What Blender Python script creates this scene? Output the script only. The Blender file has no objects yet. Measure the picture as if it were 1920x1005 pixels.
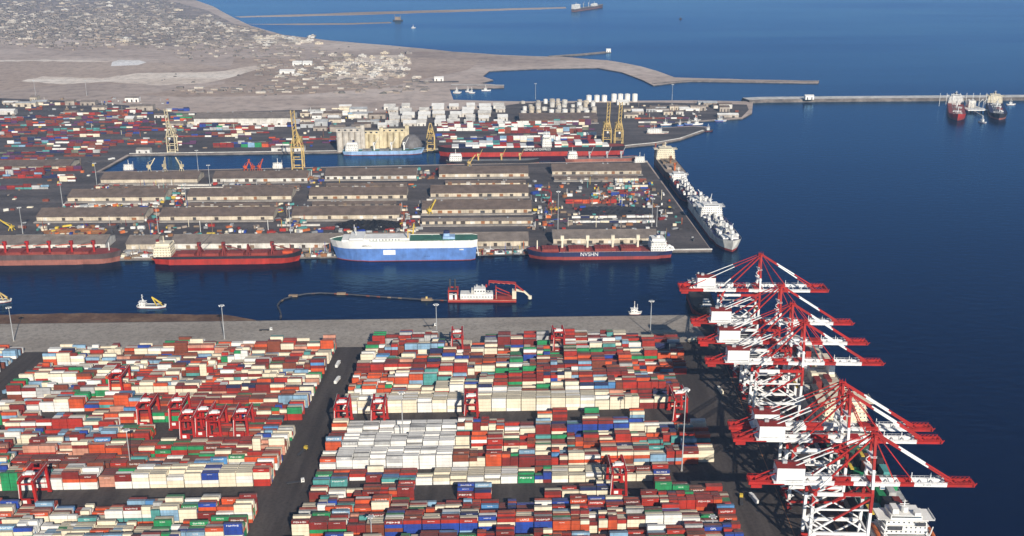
HAZE, SKY, SUN, EXPO = 4.8e-5, .065, 5.0, 0.25
import bpy, math, random
import numpy as np
from mathutils import Vector, Matrix
from mathutils.geometry import tessellate_polygon

rnd = random.Random(11)
C = bpy.context.scene.collection
R = math.radians

# ------------------------------------------------------------------ camera model
F, CX, CY, H = 2000.0, 960.0, 502.5, 408.0
TH = math.atan(659.5 / F)
ct, st = math.cos(TH), math.sin(TH)

def P(px, py, z=0.0):
    """point of the place that stands at this pixel of the photograph, at height z"""
    a, b = (px - CX) / F, (py - CY) / F
    d = Vector((a, ct - b * st, -st - b * ct))
    t = (z - H) / d.z
    return Vector((d.x * t, d.y * t, z))

def Q(w):
    x, y, z = w[0], w[1], w[2] - H
    dep = y * ct - z * st
    return (CX + F * x / dep, CY + F * (-(y * st) - z * ct) / dep, F / dep)

V = Vector((60 * ct / F, 1, 0)).normalized()          # along the quay, away from the viewer
U = Vector((V.y, -V.x, 0))                            # towards the open sea
_d = P(1290, 590, 2.5) - P(0, 607, 2.5)
KS = _d.dot(V) / _d.dot(U)                            # the rows are not quite square to the quay
ROW = math.atan2((U + V * KS).y, (U + V * KS).x)      # heading of a container row
QAZ = math.atan2(U.y, U.x)                            # heading across the quay
PZ = 2.5                                              # pavement level

def W(u, v, z=PZ):
    p = U * u + V * (v + KS * u)
    return Vector((p.x, p.y, z))

# ------------------------------------------------------------------ materials
PAL = {
    'white': (.80, .78, .73), 'cream': (.80, .71, .53), 'offwhite': (.66, .63, .56), 'red': (.42, .030, .017), 'dkred': (.22, .022, .017),
    'orange': (.60, .088, .025), 'brown': (.22, .055, .028), 'green': (.02, .27, .095), 'olive': (.16, .17, .12), 'teal': (.09, .33, .31),
    'blue': (.02, .06, .33), 'navy': (.018, .025, .085), 'ltblue': (.24, .40, .55), 'grey': (.46, .46, .45), 'salmon': (.60, .28, .19), 'skyblue': (.09, .26, .52),
    'cranered': (.42, .018, .012), 'cranewhite': (.84, .83, .80), 'rtgred': (.42, .014, .010), 'black': (.012, .012, .014), 'dkgrey': (.06, .06, .065),
    'steel': (.28, .29, .30), 'galv': (.45, .46, .46), 'yellow': (.62, .44, .16), 'yellow2': (.7, .5, .06), 'glass': (.03, .04, .055),
    'roofbrown': (.175, .13, .103), 'roofgrey': (.235, .195, .165), 'wallcream': (.60, .52, .40), 'wallwhite': (.68, .65, .59), 'door': (.075, .06, .05),
    'concrete': (.36, .325, .285), 'hullred': (.30, .045, .035), 'hullrust': (.33, .12, .085), 'hullblack': (.018, .018, .024), 'hullblue': (.10, .21, .50),
    'hullpale': (.30, .45, .66), 'hullgrey': (.11, .075, .07), 'deckred': (.28, .05, .035), 'deckgreen': (.05, .17, .11), 'deckgrey': (.22, .22, .22), 'rust': (.30, .13, .05),
    'tarp': (.03, .03, .035), 'purple': (.10, .03, .09), 'sandrock': (.36, .29, .23), 'rock': (.20, .17, .145), 'orange2': (.62, .16, .04), 'houseA': (.55, .50, .43),
    'houseB': (.42, .36, .30), 'houseC': (.27, .235, .21), 'tyre': (.02, .02, .02), 'plant': (.13, .12, .105), 'plank': (.28, .20, .13), 'silo': (.66, .56, .36), 'dome': (.16, .15, .15),
}
MATS = {}

def nodes_of(name):
    m = bpy.data.materials.new(name)
    m.use_nodes = True
    nt = m.node_tree
    return m, nt, nt.nodes, nt.links, nt.nodes['Principled BSDF']

def noise(N, L, pos, scale, detail=4.0, rough=.55, vec=None):
    n = N.new('ShaderNodeTexNoise')
    n.inputs['Scale'].default_value = scale
    n.inputs['Detail'].default_value = detail
    n.inputs['Roughness'].default_value = rough
    if vec:
        mp = N.new('ShaderNodeMapping')
        mp.inputs['Scale'].default_value = vec
        L.new(pos, mp.inputs['Vector'])
        pos = mp.outputs[0]
    L.new(pos, n.inputs['Vector'])
    return n.outputs['Fac']

def ramp(N, L, fac, stops):
    r = N.new('ShaderNodeValToRGB')
    e = r.color_ramp.elements
    while len(e) < len(stops):
        e.new(.5)
    for k, (p, c) in enumerate(stops):
        e[k].position = p
        e[k].color = (*c, 1)
    L.new(fac, r.inputs[0])
    return r.outputs[0]

def mixc(N, L, fac, a, b, mode='MIX'):
    m = N.new('ShaderNodeMix')
    m.data_type = 'RGBA'
    m.blend_type = mode
    for val, sock in ((fac, m.inputs[0]), (a, m.inputs[6]), (b, m.inputs[7])):
        if hasattr(val, 'links'):
            L.new(val, sock)
        elif isinstance(val, (int, float)):
            sock.default_value = val
        else:
            sock.default_value = (*val, 1)
    return m.outputs[2]

def M(key):
    """weathered paint of one palette colour; 'roof:x' is the sun-bleached, dusty top of container colour x, darkened too for its weaker sunlight"""
    if key in MATS:
        return MATS[key]
    m, nt, N, L, b = nodes_of('paint_' + key)
    base = key.split(':')[-1]
    col = Vector(PAL[base])
    if key.startswith('roof:'):
        col = col * (.62 if base in ('white', 'offwhite') else .46) + Vector((.13, .11, .092)) * .54  # dust blend that also paints the weaker sunlight on tops into the colour
    if key.startswith('stack:'):
        col = col * 1.0
    pos = N.new('ShaderNodeNewGeometry').outputs['Position']
    dirt = noise(N, L, pos, .09, 3)
    streak = noise(N, L, pos, .55, 3, .6, (1, 1, .12))
    lo, hi = (col * .9, col * 1.03) if base in ('cranewhite', 'white', 'cream') else (col * .72, col * 1.1)
    lo = lo * .92 + Vector((.14, .105, .075)) * .08
    c1 = ramp(N, L, dirt, [(.32, tuple(lo)), (.66, tuple(hi))])
    c2 = ramp(N, L, streak, [(.34, (.72, .68, .64)), (.55, (1, 1, 1))])
    L.new(mixc(N, L, .25 if base in ('cranewhite', 'cranered', 'white', 'hullblue') else .35 if base == 'cream' else .6, c1, c2, 'MULTIPLY'), b.inputs['Base Color'])
    b.inputs['Roughness'].default_value = .62 if base not in ('glass',) else .1
    b.inputs['Specular IOR Level'].default_value = .3
    MATS[key] = m
    return m

# ------------------------------------------------------------------ mesh builder
class MB:
    def __init__(s):
        s.v, s.f, s.k = [], [], []

    def add(s, verts, faces, key):
        o = len(s.v)
        s.v.extend([tuple(p) for p in verts])
        for i, f in enumerate(faces):
            s.f.append([o + a for a in f])
            s.k.append(key if isinstance(key, str) else key[i])
        return s

    def box(s, x0, x1, y0, y1, z0, z1, key):
        vs = [(x, y, z) for z in (z0, z1) for x, y in ((x0, y0), (x1, y0), (x1, y1), (x0, y1))]
        return s.add(vs, [(3, 2, 1, 0), (4, 5, 6, 7), (0, 1, 5, 4), (1, 2, 6, 5), (2, 3, 7, 6), (3, 0, 4, 7)], key)

    def bar(s, p, q, w, key, h=None):
        p, q = Vector(p), Vector(q)
        d = (q - p).normalized()
        a = d.cross(Vector((0, 0, 1)))
        a = Vector((1, 0, 0)) if a.length < 1e-4 else a.normalized()
        b = a.cross(d)
        h = h or w
        a, b = a * w / 2, b * h / 2
        vs = [e + x for e in (p, q) for x in (-a - b, a - b, a + b, -a + b)]
        return s.add(vs, [(0, 1, 2, 3), (7, 6, 5, 4), (4, 5, 1, 0), (5, 6, 2, 1), (6, 7, 3, 2), (7, 4, 0, 3)], key)

    def bands(s, p, q, w, keys, h=None):
        """a member painted in bands: keys = [(t0, t1, colour)]"""
        p, q = Vector(p), Vector(q)
        for a, b, k in keys:
            s.bar(p.lerp(q, a), p.lerp(q, b), w, k, h)
        return s

    def cyl(s, x, y, z0, z1, r, key, n=12, r1=None, top=None):
        r1 = r if r1 is None else r1
        vs = [(x + rr * math.cos(2 * math.pi * i / n), y + rr * math.sin(2 * math.pi * i / n), z) for z, rr in ((z0, r), (z1, r1)) for i in range(n)]
        fs = [(i, (i + 1) % n, n + (i + 1) % n, n + i) for i in range(n)]
        ks = [key] * n + [top or key]
        return s.add(vs, fs + [tuple(range(n, 2 * n))], ks)

    def dome(s, x, y, z, r, h, key, n=14, m=5):
        vs, fs = [], []
        for j in range(m):
            a = math.pi / 2 * j / m
            vs += [(x + r * math.cos(a) * math.cos(2 * math.pi * i / n), y + r * math.cos(a) * math.sin(2 * math.pi * i / n), z + h * math.sin(a)) for i in range(n)]
        vs.append((x, y, z + h))
        for j in range(m - 1):
            fs += [(j * n + i, j * n + (i + 1) % n, (j + 1) * n + (i + 1) % n, (j + 1) * n + i) for i in range(n)]
        fs += [((m - 1) * n + i, (m - 1) * n + (i + 1) % n, m * n) for i in range(n)]
        return s.add(vs, fs, key)

    def tube(s, pts, r, key, n=6):
        pts = [Vector(p) for p in pts]
        vs, fs = [], []
        for i, p in enumerate(pts):
            d = (pts[min(i + 1, len(pts) - 1)] - pts[max(i - 1, 0)]).normalized()
            a = d.cross(Vector((0, 0, 1)))
            a = Vector((1, 0, 0)) if a.length < 1e-4 else a.normalized()
            b = a.cross(d)
            vs += [p + a * r * math.cos(2 * math.pi * k / n) + b * r * math.sin(2 * math.pi * k / n) for k in range(n)]
        for i in range(len(pts) - 1):
            fs += [(i * n + k, i * n + (k + 1) % n, (i + 1) * n + (k + 1) % n, (i + 1) * n + k) for k in range(n)]
        return s.add(vs, fs, key)

    def poly(s, pts, z, key, skirt=None, skey=None):
        """a flat sheet with an outline of its own; skirt = depth its edge falls to"""
        vs = [(p[0], p[1], z) for p in pts]
        tr = tessellate_polygon([[Vector(p) for p in vs]])
        fs = []
        for t in tr:
            a, b, c = (Vector(vs[i]) for i in t)
            fs.append(tuple(t) if (b - a).cross(c - a).z > 0 else tuple(reversed(t)))
        s.add(vs, fs, key)
        if skirt is not None:
            n = len(pts)
            vv = vs + [(p[0], p[1], skirt) for p in pts]
            s.add(vv, [(i, (i + 1) % n, n + (i + 1) % n, n + i) for i in range(n)], skey or key)
        return s

    def build(s, name, parent=None, mats=None):
        me = bpy.data.meshes.new(name)
        me.from_pydata(s.v, [], s.f)
        keys = list(dict.fromkeys(s.k))
        for k in keys:
            me.materials.append(mats[k] if mats and k in mats else M(k))
        ix = {k: i for i, k in enumerate(keys)}
        me.polygons.foreach_set('material_index', [ix[k] for k in s.k])
        me.update()
        o = bpy.data.objects.new(name, me)
        C.objects.link(o)
        if parent:
            o.parent = parent
        return o

def tag(o, label=None, cat=None, group=None, kind=None):
    if label: o['label'] = label
    if cat: o['category'] = cat
    if group: o['group'] = group
    if kind: o['kind'] = kind
    return o

def thing(name, loc, rz, label, cat, group=None):
    o = bpy.data.objects.new(name, None)
    o.empty_display_size = .5
    C.objects.link(o)
    o.location = loc
    o.rotation_euler = (0, 0, rz)
    return tag(o, label, cat, group)

KIDS = {}

def copy_tree(o, parent=None):
    c = o.copy()
    C.objects.link(c)
    if parent: c.parent = parent
    for ch in list(o.children):
        copy_tree(ch, c)
    return c

def struct(name, mb, mats=None, label=None):
    o = mb.build(name, None, mats)
    o['kind'] = 'structure'
    return o

ORD = 'zeroth first second third fourth fifth sixth seventh eighth ninth tenth eleventh twelfth thirteenth fourteenth fifteenth sixteenth seventeenth eighteenth nineteenth twentieth'.split()
TENS = {2: 'twent', 3: 'thirt', 4: 'fort', 5: 'fift', 6: 'sixt'}

def nth(n):
    if n <= 20: return ORD[n]
    t, u = divmod(n, 10)
    return TENS[t] + ('ieth' if u == 0 else 'y-' + ORD[u])

def lettering(text, size, key='white'):
    """flat raised letters as a mesh, lying in the local XZ plane facing -Y"""
    cu = bpy.data.curves.new('letters', 'FONT')
    cu.body = text
    cu.size = size
    cu.extrude = .02
    cu.align_x, cu.align_y = 'CENTER', 'CENTER'
    cu.resolution_u = 2
    t = bpy.data.objects.new('letters', cu)
    C.objects.link(t)
    me = bpy.data.meshes.new_from_object(t.evaluated_get(bpy.context.evaluated_depsgraph_get()))
    bpy.data.objects.remove(t)
    me.transform(Matrix.Rotation(math.pi / 2, 4, 'X'))
    me.materials.clear()
    me.materials.append(M(key))
    o = bpy.data.objects.new('lettering', me)
    C.objects.link(o)
    return o

# ------------------------------------------------------------------ ground, water, land
def mat_water():
    m, nt, N, L, b = nodes_of('sea_water')
    pos = N.new('ShaderNodeNewGeometry').outputs['Position']
    big = noise(N, L, pos, .0022, 5, .62, (.22, 1, 1))
    col = ramp(N, L, big, [(.3, (.0002, .0022, .0135)), (.7, (.0004, .0036, .021))])
    rr = N.new('ShaderNodeMapRange')
    rr.inputs['From Min'].default_value, rr.inputs['From Max'].default_value = .35, .65
    rr.inputs['To Min'].default_value, rr.inputs['To Max'].default_value = .06, .26
    L.new(big, rr.inputs['Value'])
    w1 = noise(N, L, pos, .11, 5, .6, (.6, 1, 1))
    bump = N.new('ShaderNodeBump')
    bump.inputs['Strength'].default_value = .7
    bump.inputs['Distance'].default_value = .95
    L.new(w1, bump.inputs['Height'])
    # deep water seen through the surface, and a sky mirror whose share grows towards grazing view
    dif, glo, fre, mx = N.new('ShaderNodeBsdfDiffuse'), N.new('ShaderNodeBsdfGlossy'), N.new('ShaderNodeFresnel'), N.new('ShaderNodeMixShader')
    L.new(col, dif.inputs['Color'])
    glo.inputs['Color'].default_value = (.31, .62, 1, 1)
    L.new(rr.outputs[0], glo.inputs['Roughness'])
    fre.inputs['IOR'].default_value = 1.33
    for nd in (dif, glo, fre): L.new(bump.outputs[0], nd.inputs['Normal'])
    L.new(fre.outputs[0], mx.inputs[0])
    L.new(dif.outputs[0], mx.inputs[1])
    L.new(glo.outputs[0], mx.inputs[2])
    N.remove(b)
    L.new(mx.outputs[0], N['Material Output'].inputs['Surface'])
    return m

def mat_ground(name, a, bcol, c, s1, s2, stretch=(1, 1, 1), rough=.9):
    m, nt, N, L, b = nodes_of(name)
    pos = N.new('ShaderNodeNewGeometry').outputs['Position']
    n1 = noise(N, L, pos, s1, 6, .62, stretch)
    n2 = noise(N, L, pos, s2, 5, .7)
    base = ramp(N, L, n1, [(.30, a), (.50, bcol), (.70, c)])
    spk = ramp(N, L, n2, [(.30, (.55, .55, .55)), (.5, (1, 1, 1)), (.72, (1.25, 1.25, 1.25))])
    L.new(mixc(N, L, .8, base, spk, 'MULTIPLY'), b.inputs['Base Color'])
    b.inputs['Roughness'].default_value = rough
    b.inputs['Specular IOR Level'].default_value = .25
    return m

G = {
    'sea': mat_water(),
    'sand': mat_ground('sand_ground', (.31, .235, .19), (.45, .355, .295), (.58, .48, .41), .0026, .03, (.45, 1, 1)),
    'salt': mat_ground('salt_sand', (.54, .43, .34), (.70, .59, .49), (.80, .72, .62), .006, .05, (.4, 1, 1)),
    'tidal': mat_ground('tidal_sand', (.30, .22, .165), (.41, .31, .245), (.50, .39, .31), .004, .05, (.3, 1, 1)),
    'town': mat_ground('town_ground', (.17, .135, .12), (.27, .22, .195), (.40, .33, .285), .011, .07),
    'asphalt': mat_ground('yard_asphalt', (.036, .029, .026), (.058, .047, .042), (.085, .071, .063), .09, .4, (1, .08, 1)),
    'pier': mat_ground('pier_asphalt', (.055, .046, .044), (.09, .077, .074), (.145, .125, .118), .03, .2, (.2, 1, 1)),
    'saltw': mat_ground('white_salt', (.62, .58, .53), (.78, .74, .70), (.86, .83, .8), .02, .1, (.5, 1, 1)),
    'apron': mat_ground('apron_concrete', (.24, .205, .17), (.30, .262, .222), (.35, .31, .265), .02, .25, (.3, 1, 1)),
    'quaywall': mat_ground('quay_wall', (.10, .09, .08), (.16, .14, .12), (.22, .2, .18), .05, .4),
    'bank': mat_ground('soil_bank', (.07, .035, .022), (.13, .07, .042), (.24, .15, .09), .03, .25),
    'rockm': mat_ground('breakwater_rock', (.06, .05, .045), (.13, .11, .095), (.24, .2, .17), .06, .5),
}

def PX(pts, z):
    return [P(x, y, z) for x, y in pts]

def rough_line(pts, amp, step=14, closed=True):
    """the same outline with natural wobble"""
    out = []
    for (x0, y0), (x1, y1) in zip(pts, pts[1:] + (pts[:1] if closed else [])):
        n = max(1, int(math.hypot(x1 - x0, (y1 - y0) * 3) / step))
        n = min(n, 40)
        for i in range(n):
            t = i / n
            k = 0 if i == 0 else 1
            out.append((x0 + (x1 - x0) * t, y0 + (y1 - y0) * t + k * rnd.uniform(-amp, amp)))
    if not closed: out.append(pts[-1])
    return out

sea = MB().add([(-9000, -1500, 0), (9000, -1500, 0), (9000, 14500, 0), (-9000, 14500, 0)], [(0, 1, 2, 3)], 'sea')
struct('sea_water', sea, G)

coast_top = [(1534, 156), (1536, 151), (1400, 149), (1265, 145), (1232, 133), (1200, 124), (1140, 113), (1040, 106), (940, 103), (850, 97), (760, 88), (690, 82), (620, 76), (530, 65), (470, 48), (440, 34), (400, 12), (340, -10), (300, -60)]
land = [(-1500, 494), (0, 489), (640, 481), (993, 475), (1335, 470), (1213, 301), (700, 311), (186, 322), (243, 291), (700, 285), (1170, 276), (1230, 270), (1275, 262), (1318, 247), (1332, 238), (1300, 236), (1225, 240), (1222, 232), (1300, 228), (1392, 222), (1410, 212), (1412, 190), (1300, 188), (1150, 189), (980, 190), (918, 189), (850, 187), (843, 167), (945, 164), (945, 160), (900, 156), (925, 150), (905, 143), (918, 133), (1000, 129), (1120, 127), (1165, 135), (1205, 150), (1225, 160), (1290, 152)]
struct('land', MB().poly(PX(land + rough_line(coast_top, .5, 30, False) + [(-1500, -60)], 2.0), 2.0, 'sand', -1, 'rockm'), G)

pier = [(-1490, 492.6), (0, 487.8), (640, 479.8), (993, 473.8), (1333, 468.8), (1211, 302.2), (700, 312.2), (178, 323.4), (238, 290), (700, 284), (1170, 275), (1228, 269), (1273, 261), (1314, 247.5), (1326, 239), (1300, 237), (1220, 241), (1218, 231), (1300, 227), (1390, 220), (1404, 206), (1400, 196), (1240, 192), (980, 193), (900, 205), (700, 212), (560, 206), (330, 212), (270, 200), (150, 190), (0, 184), (-1490, 180)]
struct('port_pavement', MB().poly(PX(pier, 2.06), 2.06, 'pier'), G)

yard = [(-1900, 629), (0, 607), (480, 601), (1290, 590), (1402, 588.5), (1616, 1010)]
yp = PX(yard, PZ) + [W(219, 430), W(-900, 430)]
struct('yard_ground', MB().poly(yp, PZ, 'asphalt', -1, 'quaywall'), G)
apron = PX([(-1500, 624.5), (0, 607.6), (480, 601.6), (1290, 590.7), (1330, 641), (700, 650), (0, 661), (-1500, 690)], PZ + .012)
struct('apron_pavement', MB().poly(apron, PZ + .012, 'apron'), G)
def marking(u0, u1, v0, v1, key, name='road_marking', dash=None, z=PZ + .008):
    m = MB()
    v = v0
    while v < v1:
        w = min(v1, v + (dash[0] if dash else v1 - v0))
        m.add([W(u0, v, z), W(u1, v, z), W(u1, w, z), W(u0, w, z)], [(0, 1, 2, 3)], key)
        v = w + (dash[1] if dash else 1)
    struct(name, m)
for uu in (214.4, 176.6): marking(uu - .3, uu + .3, 560, 990, 'rust', 'crane_rail_surface')
qe = [P(1402, 588.5, PZ), P(1616, 1010, PZ)]
bank = rough_line([(-700, 598), (0, 590), (150, 587), (330, 589), (420, 590), (462, 597), (480, 600)], .8, 18, False) + [(480, 603), (0, 609), (-700, 618)]
struct('shore_ground', MB().poly(PX(bank, .7), .7, 'bank', -1), G)

for pts, mk, z in (
    ([(0, 90), (150, 96), (260, 108), (330, 100), (330, 92), (200, 84), (0, 80)], 'sand', 2.03),
    ([(-200, 118), (0, 113), (200, 114), (380, 120), (470, 135), (430, 150), (330, 160), (150, 156), (0, 170), (-200, 172)], 'tidal', 2.03),
    ([(40, 152), (80, 143), (190, 147), (250, 138), (330, 136), (420, 133), (470, 124), (520, 118), (430, 146), (380, 156), (300, 160), (200, 153), (120, 158)], 'salt', 2.07),
    ([(208, 124), (210, 116), (225, 112), (262, 113), (275, 117), (258, 122), (232, 123)], 'saltw', 2.07),
    ([(0, 113), (120, 112), (210, 115), (200, 116.5), (100, 114.5), (0, 115.5)], 'salt', 2.09),
    ([(-300, 76), (0, 72), (180, 74), (330, 88), (470, 70), (520, 66), (440, 45), (390, 20), (330, 4), (250, -5), (-300, -20)], 'town', 2.05),
    ([(440, 100), (520, 80), (640, 82), (760, 96), (760, 118), (640, 150), (560, 150), (470, 130)], 'sand', 2.037),
    ([(620, 150), (640, 118), (700, 104), (760, 104), (770, 112), (725, 150)], 'salt', 2.07),
    ([(440, 108), (640, 112), (760, 108), (900, 112), (880, 130), (720, 165), (560, 178), (360, 182), (250, 178), (420, 158)], 'tidal', 2.045),
):
    struct('sand_ground', MB().poly(PX(rough_line(pts, .9, 16), z), z, mk), G)
for pts in ([(440, 31), (560, 27), (700, 22), (860, 18), (1060, 13), (1062, 15.5), (860, 22), (700, 27), (560, 30.5), (450, 32.5)], [(460, 45), (560, 44), (650, 43.5), (730, 41), (735, 43), (650, 46), (560, 46.5)]):
    struct('sand_shore', MB().poly(PX(rough_line(pts, .3, 25), .5), .5, 'tidal', -1), G)
# ------------------------------------------------------------------ containers
CH, CL, CW = 2.9, 12.2, 2.44
PITCH_U, PITCH_V = 12.75, 2.82
CN = {'white': 'white', 'cream': 'cream', 'red': 'red', 'dkred': 'dark red', 'orange': 'orange', 'brown': 'brown', 'green': 'green', 'olive': 'olive', 'teal': 'teal', 'blue': 'blue', 'navy': 'navy', 'ltblue': 'pale blue', 'grey': 'grey', 'salmon': 'salmon', 'offwhite': 'off-white', 'skyblue': 'bright blue'}
WL = [('cream', 40), ('white', 14), ('red', 12), ('dkred', 10), ('orange', 9), ('brown', 8), ('green', 6), ('teal', 3.5), ('blue', 4), ('navy', 2), ('ltblue', 6), ('grey', 3), ('salmon', 4), ('skyblue', 1.5)]
WR = [('cream', 23), ('white', 4), ('red', 22), ('dkred', 17), ('orange', 10), ('brown', 12), ('green', 6), ('teal', 3), ('blue', 3), ('navy', 3), ('ltblue', 4), ('grey', 3), ('salmon', 2), ('skyblue', 1.5)]
WRR = [('cream', 15), ('white', 4), ('red', 28), ('dkred', 20), ('orange', 14), ('brown', 12), ('green', 7), ('teal', 2), ('blue', 4), ('navy', 3), ('ltblue', 4), ('grey', 3), ('skyblue', 2)]
WF = [('cream', 10), ('white', 14), ('red', 4), ('dkred', 20), ('orange', 2), ('brown', 18), ('olive', 6), ('green', 3), ('teal', 4), ('blue', 4), ('navy', 10), ('ltblue', 4), ('grey', 12), ('purple', 14)]

def pick(w):
    return rnd.choices([a for a, _ in w], [b for _, b in w])[0]

conts = []            # dict per container
hmap = {}             # (block, row, slot) -> stack height
BLK = []

def zone_w(w, zone):
    """boxes of one line tend to stand together"""
    return w if zone is None else [(a, x + (55 if a == zone else 0)) for a, x in w]

def yard_block(v0, rows, segs, side, special=None, hmean=4.0, u_origin=None, first=None):
    """one yard block: rows deep, over the stretches segs = [(u0, u1)] ; stacks are counted from the main road"""
    bi = len(BLK)
    slots = []
    for (a, b) in segs:
        n = int((b - a) / PITCH_U)
        us = [a + PITCH_U * (i + .5) for i in range(n)]
        if side == 'left':
            us = [b - PITCH_U * (i + .5) for i in range(n)]
        slots += us
    BLK.append(dict(v0=v0, rows=rows, slots=[], side=side))
    stk = 0
    base = [hmean + rnd.uniform(-.9, .6)] * 1
    h0 = hmean
    run = {}
    zone = None
    for si, u in enumerate(slots):
        if si % 5 == 0: zone = pick(WL if side == 'left' else WRR if v0 < 700 else WR) if rnd.random() < (.4 if side == 'left' else .55) else None
        h0 = max(2.0, min(5.0, h0 + rnd.uniform(-1.4, 1.4) + (hmean - h0) * .3))
        split = rnd.random() < .22
        sp = special(u, v0) if special else None
        if sp: split = False
        parts = [(u, CL)] if not split else [(u - 3.15, 6.06), (u + 3.15, 6.06)]
        if split and side == 'left': parts = parts[::-1]
        for (pu, ln) in parts:
            stk += 1
            prev = None
            for r in range(rows):
                hh = int(round(h0 + (rnd.uniform(-.5, .6) if r == 0 else rnd.uniform(-.9, .35))))
                if rnd.random() < .06: hh -= 2
                if rnd.random() < .04 and not sp: hh = 0
                hh = max(0, min(5, hh))
                if sp: hh = max(0, sp[1] + (0 if rnd.random() < .85 else -1))
                colr = None
                W_ = zone_w(WL if side == 'left' else WRR if v0 < 670 and u > -90 else WR, zone)
                if side == 'right' and u < -60 and rnd.random() < .45: W_ = zone_w(WL, zone)
                for t in range(hh):
                    if sp: colr = rnd.choice(sp[0])
                    elif r < 2 and (r, t) in run and rnd.random() < .42:
                        colr = run[(r, t)]
                    elif colr is None or rnd.random() < .55:
                        colr = prev if prev and rnd.random() < .25 else pick(W_)
                    prev = colr
                    run[(r, t)] = colr
                    conts.append(dict(b=bi, r=r, s=stk, h=hh, t=t, u=pu, v=v0 + r * PITCH_V + CW / 2, l=ln, c=colr, side=side))
                ju, jv = rnd.uniform(-.16, .16), rnd.uniform(-.12, .12)
                for q in conts[len(conts) - hh:] if hh else ():
                    q['u'] += ju
                    q['v'] += jv
                hmap[(bi, r, stk)] = hh
            BLK[bi]['slots'].append((pu, ln, stk))

BLK_V = [615.5, 640, 664.5]
def sp_right(u, v):
    if 836 < v < 838 and u < 62: return (['cream', 'cream', 'cream', 'white'], 4)
    if 712 < v < 800 and -160 < u < -64 and 735 < v: return (['white', 'white', 'white', 'grey'], 4)
    if 712 < v < 715 and (-75 < u < -20 or 5 < u < 60): return (['cream', 'white', 'cream'], 2)
    return None
def sp_left(u, v):
    if 788 < v < 790 and -318 < u < -262: return (['red'], 0)
    if 760 < v < 860 and -345 < u < -228: return (['red', 'orange', 'dkred', 'red', 'brown', 'green', 'cream'], 3)
    if 739 < v < 741 and -400 < u < -322: return (['brown', 'red', 'brown', 'dkred'], 3)
    if 712 < v < 737 and -305 < u < -215: return (['cream', 'cream', 'white', 'blue'] if rnd.random() < .3 else ['cream', 'cream', 'cream', 'white'], 4)
    return None

for v0 in (615.5, 640, 664.5):
    yard_block(v0, 6, [(-169, 139)], 'right', sp_right, 4.1)
    yard_block(v0, 6, [(-478, -201)], 'left', sp_left, 3.9)
for v0 in (713, 737.5, 762, 786):
    segs = [(-169, 139)]
    if v0 == 713: segs = [(-169, 100)]
    yard_block(v0, 5 if v0 == 786 else 6, segs, 'right', sp_right, 3.9 if v0 > 714 else 2.6)
yard_block(690, 4, [(-167, -78), (-60, -22), (4, 62), (85, 136)], 'right', None, 2.6)
yard_block(811, 5, [(-2, 24), (38, 62), (76, 96)], 'right', None, 2.8)
yard_block(811.5, 5, [(-442, -352), (-262, -215)], 'left', None, 2.6)
for v0 in (716, 740, 764.5, 789):
    segs = [(-478, -201)]
    if v0 == 716: segs = [(-405, -201)]
    yard_block(v0, 6, segs, 'left', sp_left, 3.6)
for v0 in (837, 861, 885, 909, 933, 957, 979):
    segs = [(-169, 128 if v0 < 900 else 137)]
    if v0 == 979: segs = [(-165, -90), (-55, 137)]
    yard_block(v0, 6, segs, 'right', sp_right, 4.1 if v0 < 840 else 3.7)
for v0 in (826, 850, 874, 898, 922, 946, 969):
    segs = [(-478, -201)]
    if v0 == 826: segs = [(-478, -425), (-385, -201)]
    yard_block(v0, 6, segs, 'left', sp_left, 3.4)
    yard_block(v0, 6, [(-620, -505)], 'left', None, 3.2)

def height_at(u, v, skip):
    for bi, B in enumerate(BLK):
        if bi == skip or not (B['v0'] <= v <= B['v0'] + B['rows'] * PITCH_V): continue
        r = int((v - B['v0']) / PITCH_V)
        for (pu, ln, stk) in B['slots']:
            if abs(u - pu) <= ln / 2: return hmap.get((bi, r, stk), 0) * CH
    return 0

def blocked(u, v, z, skip):
    p = W(u, v, z + PZ)
    cam_u = Vector((-p.x, -p.y, 0)).dot(U)
    cam_v = Vector((-p.x, -p.y, 0)).dot(V)
    L = math.hypot(cam_u, cam_v)
    du, dv = cam_u / L, cam_v / L - KS * cam_u / L
    sl = (H - p.z) / L
    d = 2.0
    while d < 30:
        if height_at(u + du * d, v + dv * d, skip) > z + sl * d: return True
        d += 2.4
    return False

nb = {}
for c in conts: nb[(c['b'], c['r'], c['s'], c['t'])] = c
cand = []
for c in conts:
    hfr = hmap.get((c['b'], c['r'] - 1, c['s']), 0) if c['r'] else 0
    c['top'] = c['t'] == c['h'] - 1
    c['front'] = c['r'] == 0 or hfr <= c['t']
    c['end'] = hmap.get((c['b'], c['r'], c['s'] - 1), 0) <= c['t'] or hmap.get((c['b'], c['r'], c['s'] + 1), 0) <= c['t']
    if not (c['top'] or c['front'] or c['end']): continue
    zc = c['t'] * CH
    x, y, s = Q(W(c['u'], c['v'], PZ + zc + CH))
    if not (-5 < x < 1925 and 0 < y < 1003): continue
    a = 0
    if c['front']:
        if c['r'] == 0:
            if not blocked(c['u'], c['v'] - CW / 2, zc + CH * .55, c['b']): a += c['l'] * CH * s * s * .86
        elif hfr <= c['t']:
            a += c['l'] * CH * s * s * .86 * (1 if hmap.get((c['b'], c['r'] - 2, c['s']), 0) <= c['t'] + 1 else .5)
    if c['top'] and not blocked(c['u'], c['v'], zc + CH, c['b']): a += c['l'] * CW * s * s * .5
    if a > 25:
        cand.append((a, c))
cand.sort(key=lambda t: -t[0])
chosen = [c for _, c in cand[:300]]
for c in chosen: c['own'] = True

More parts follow.
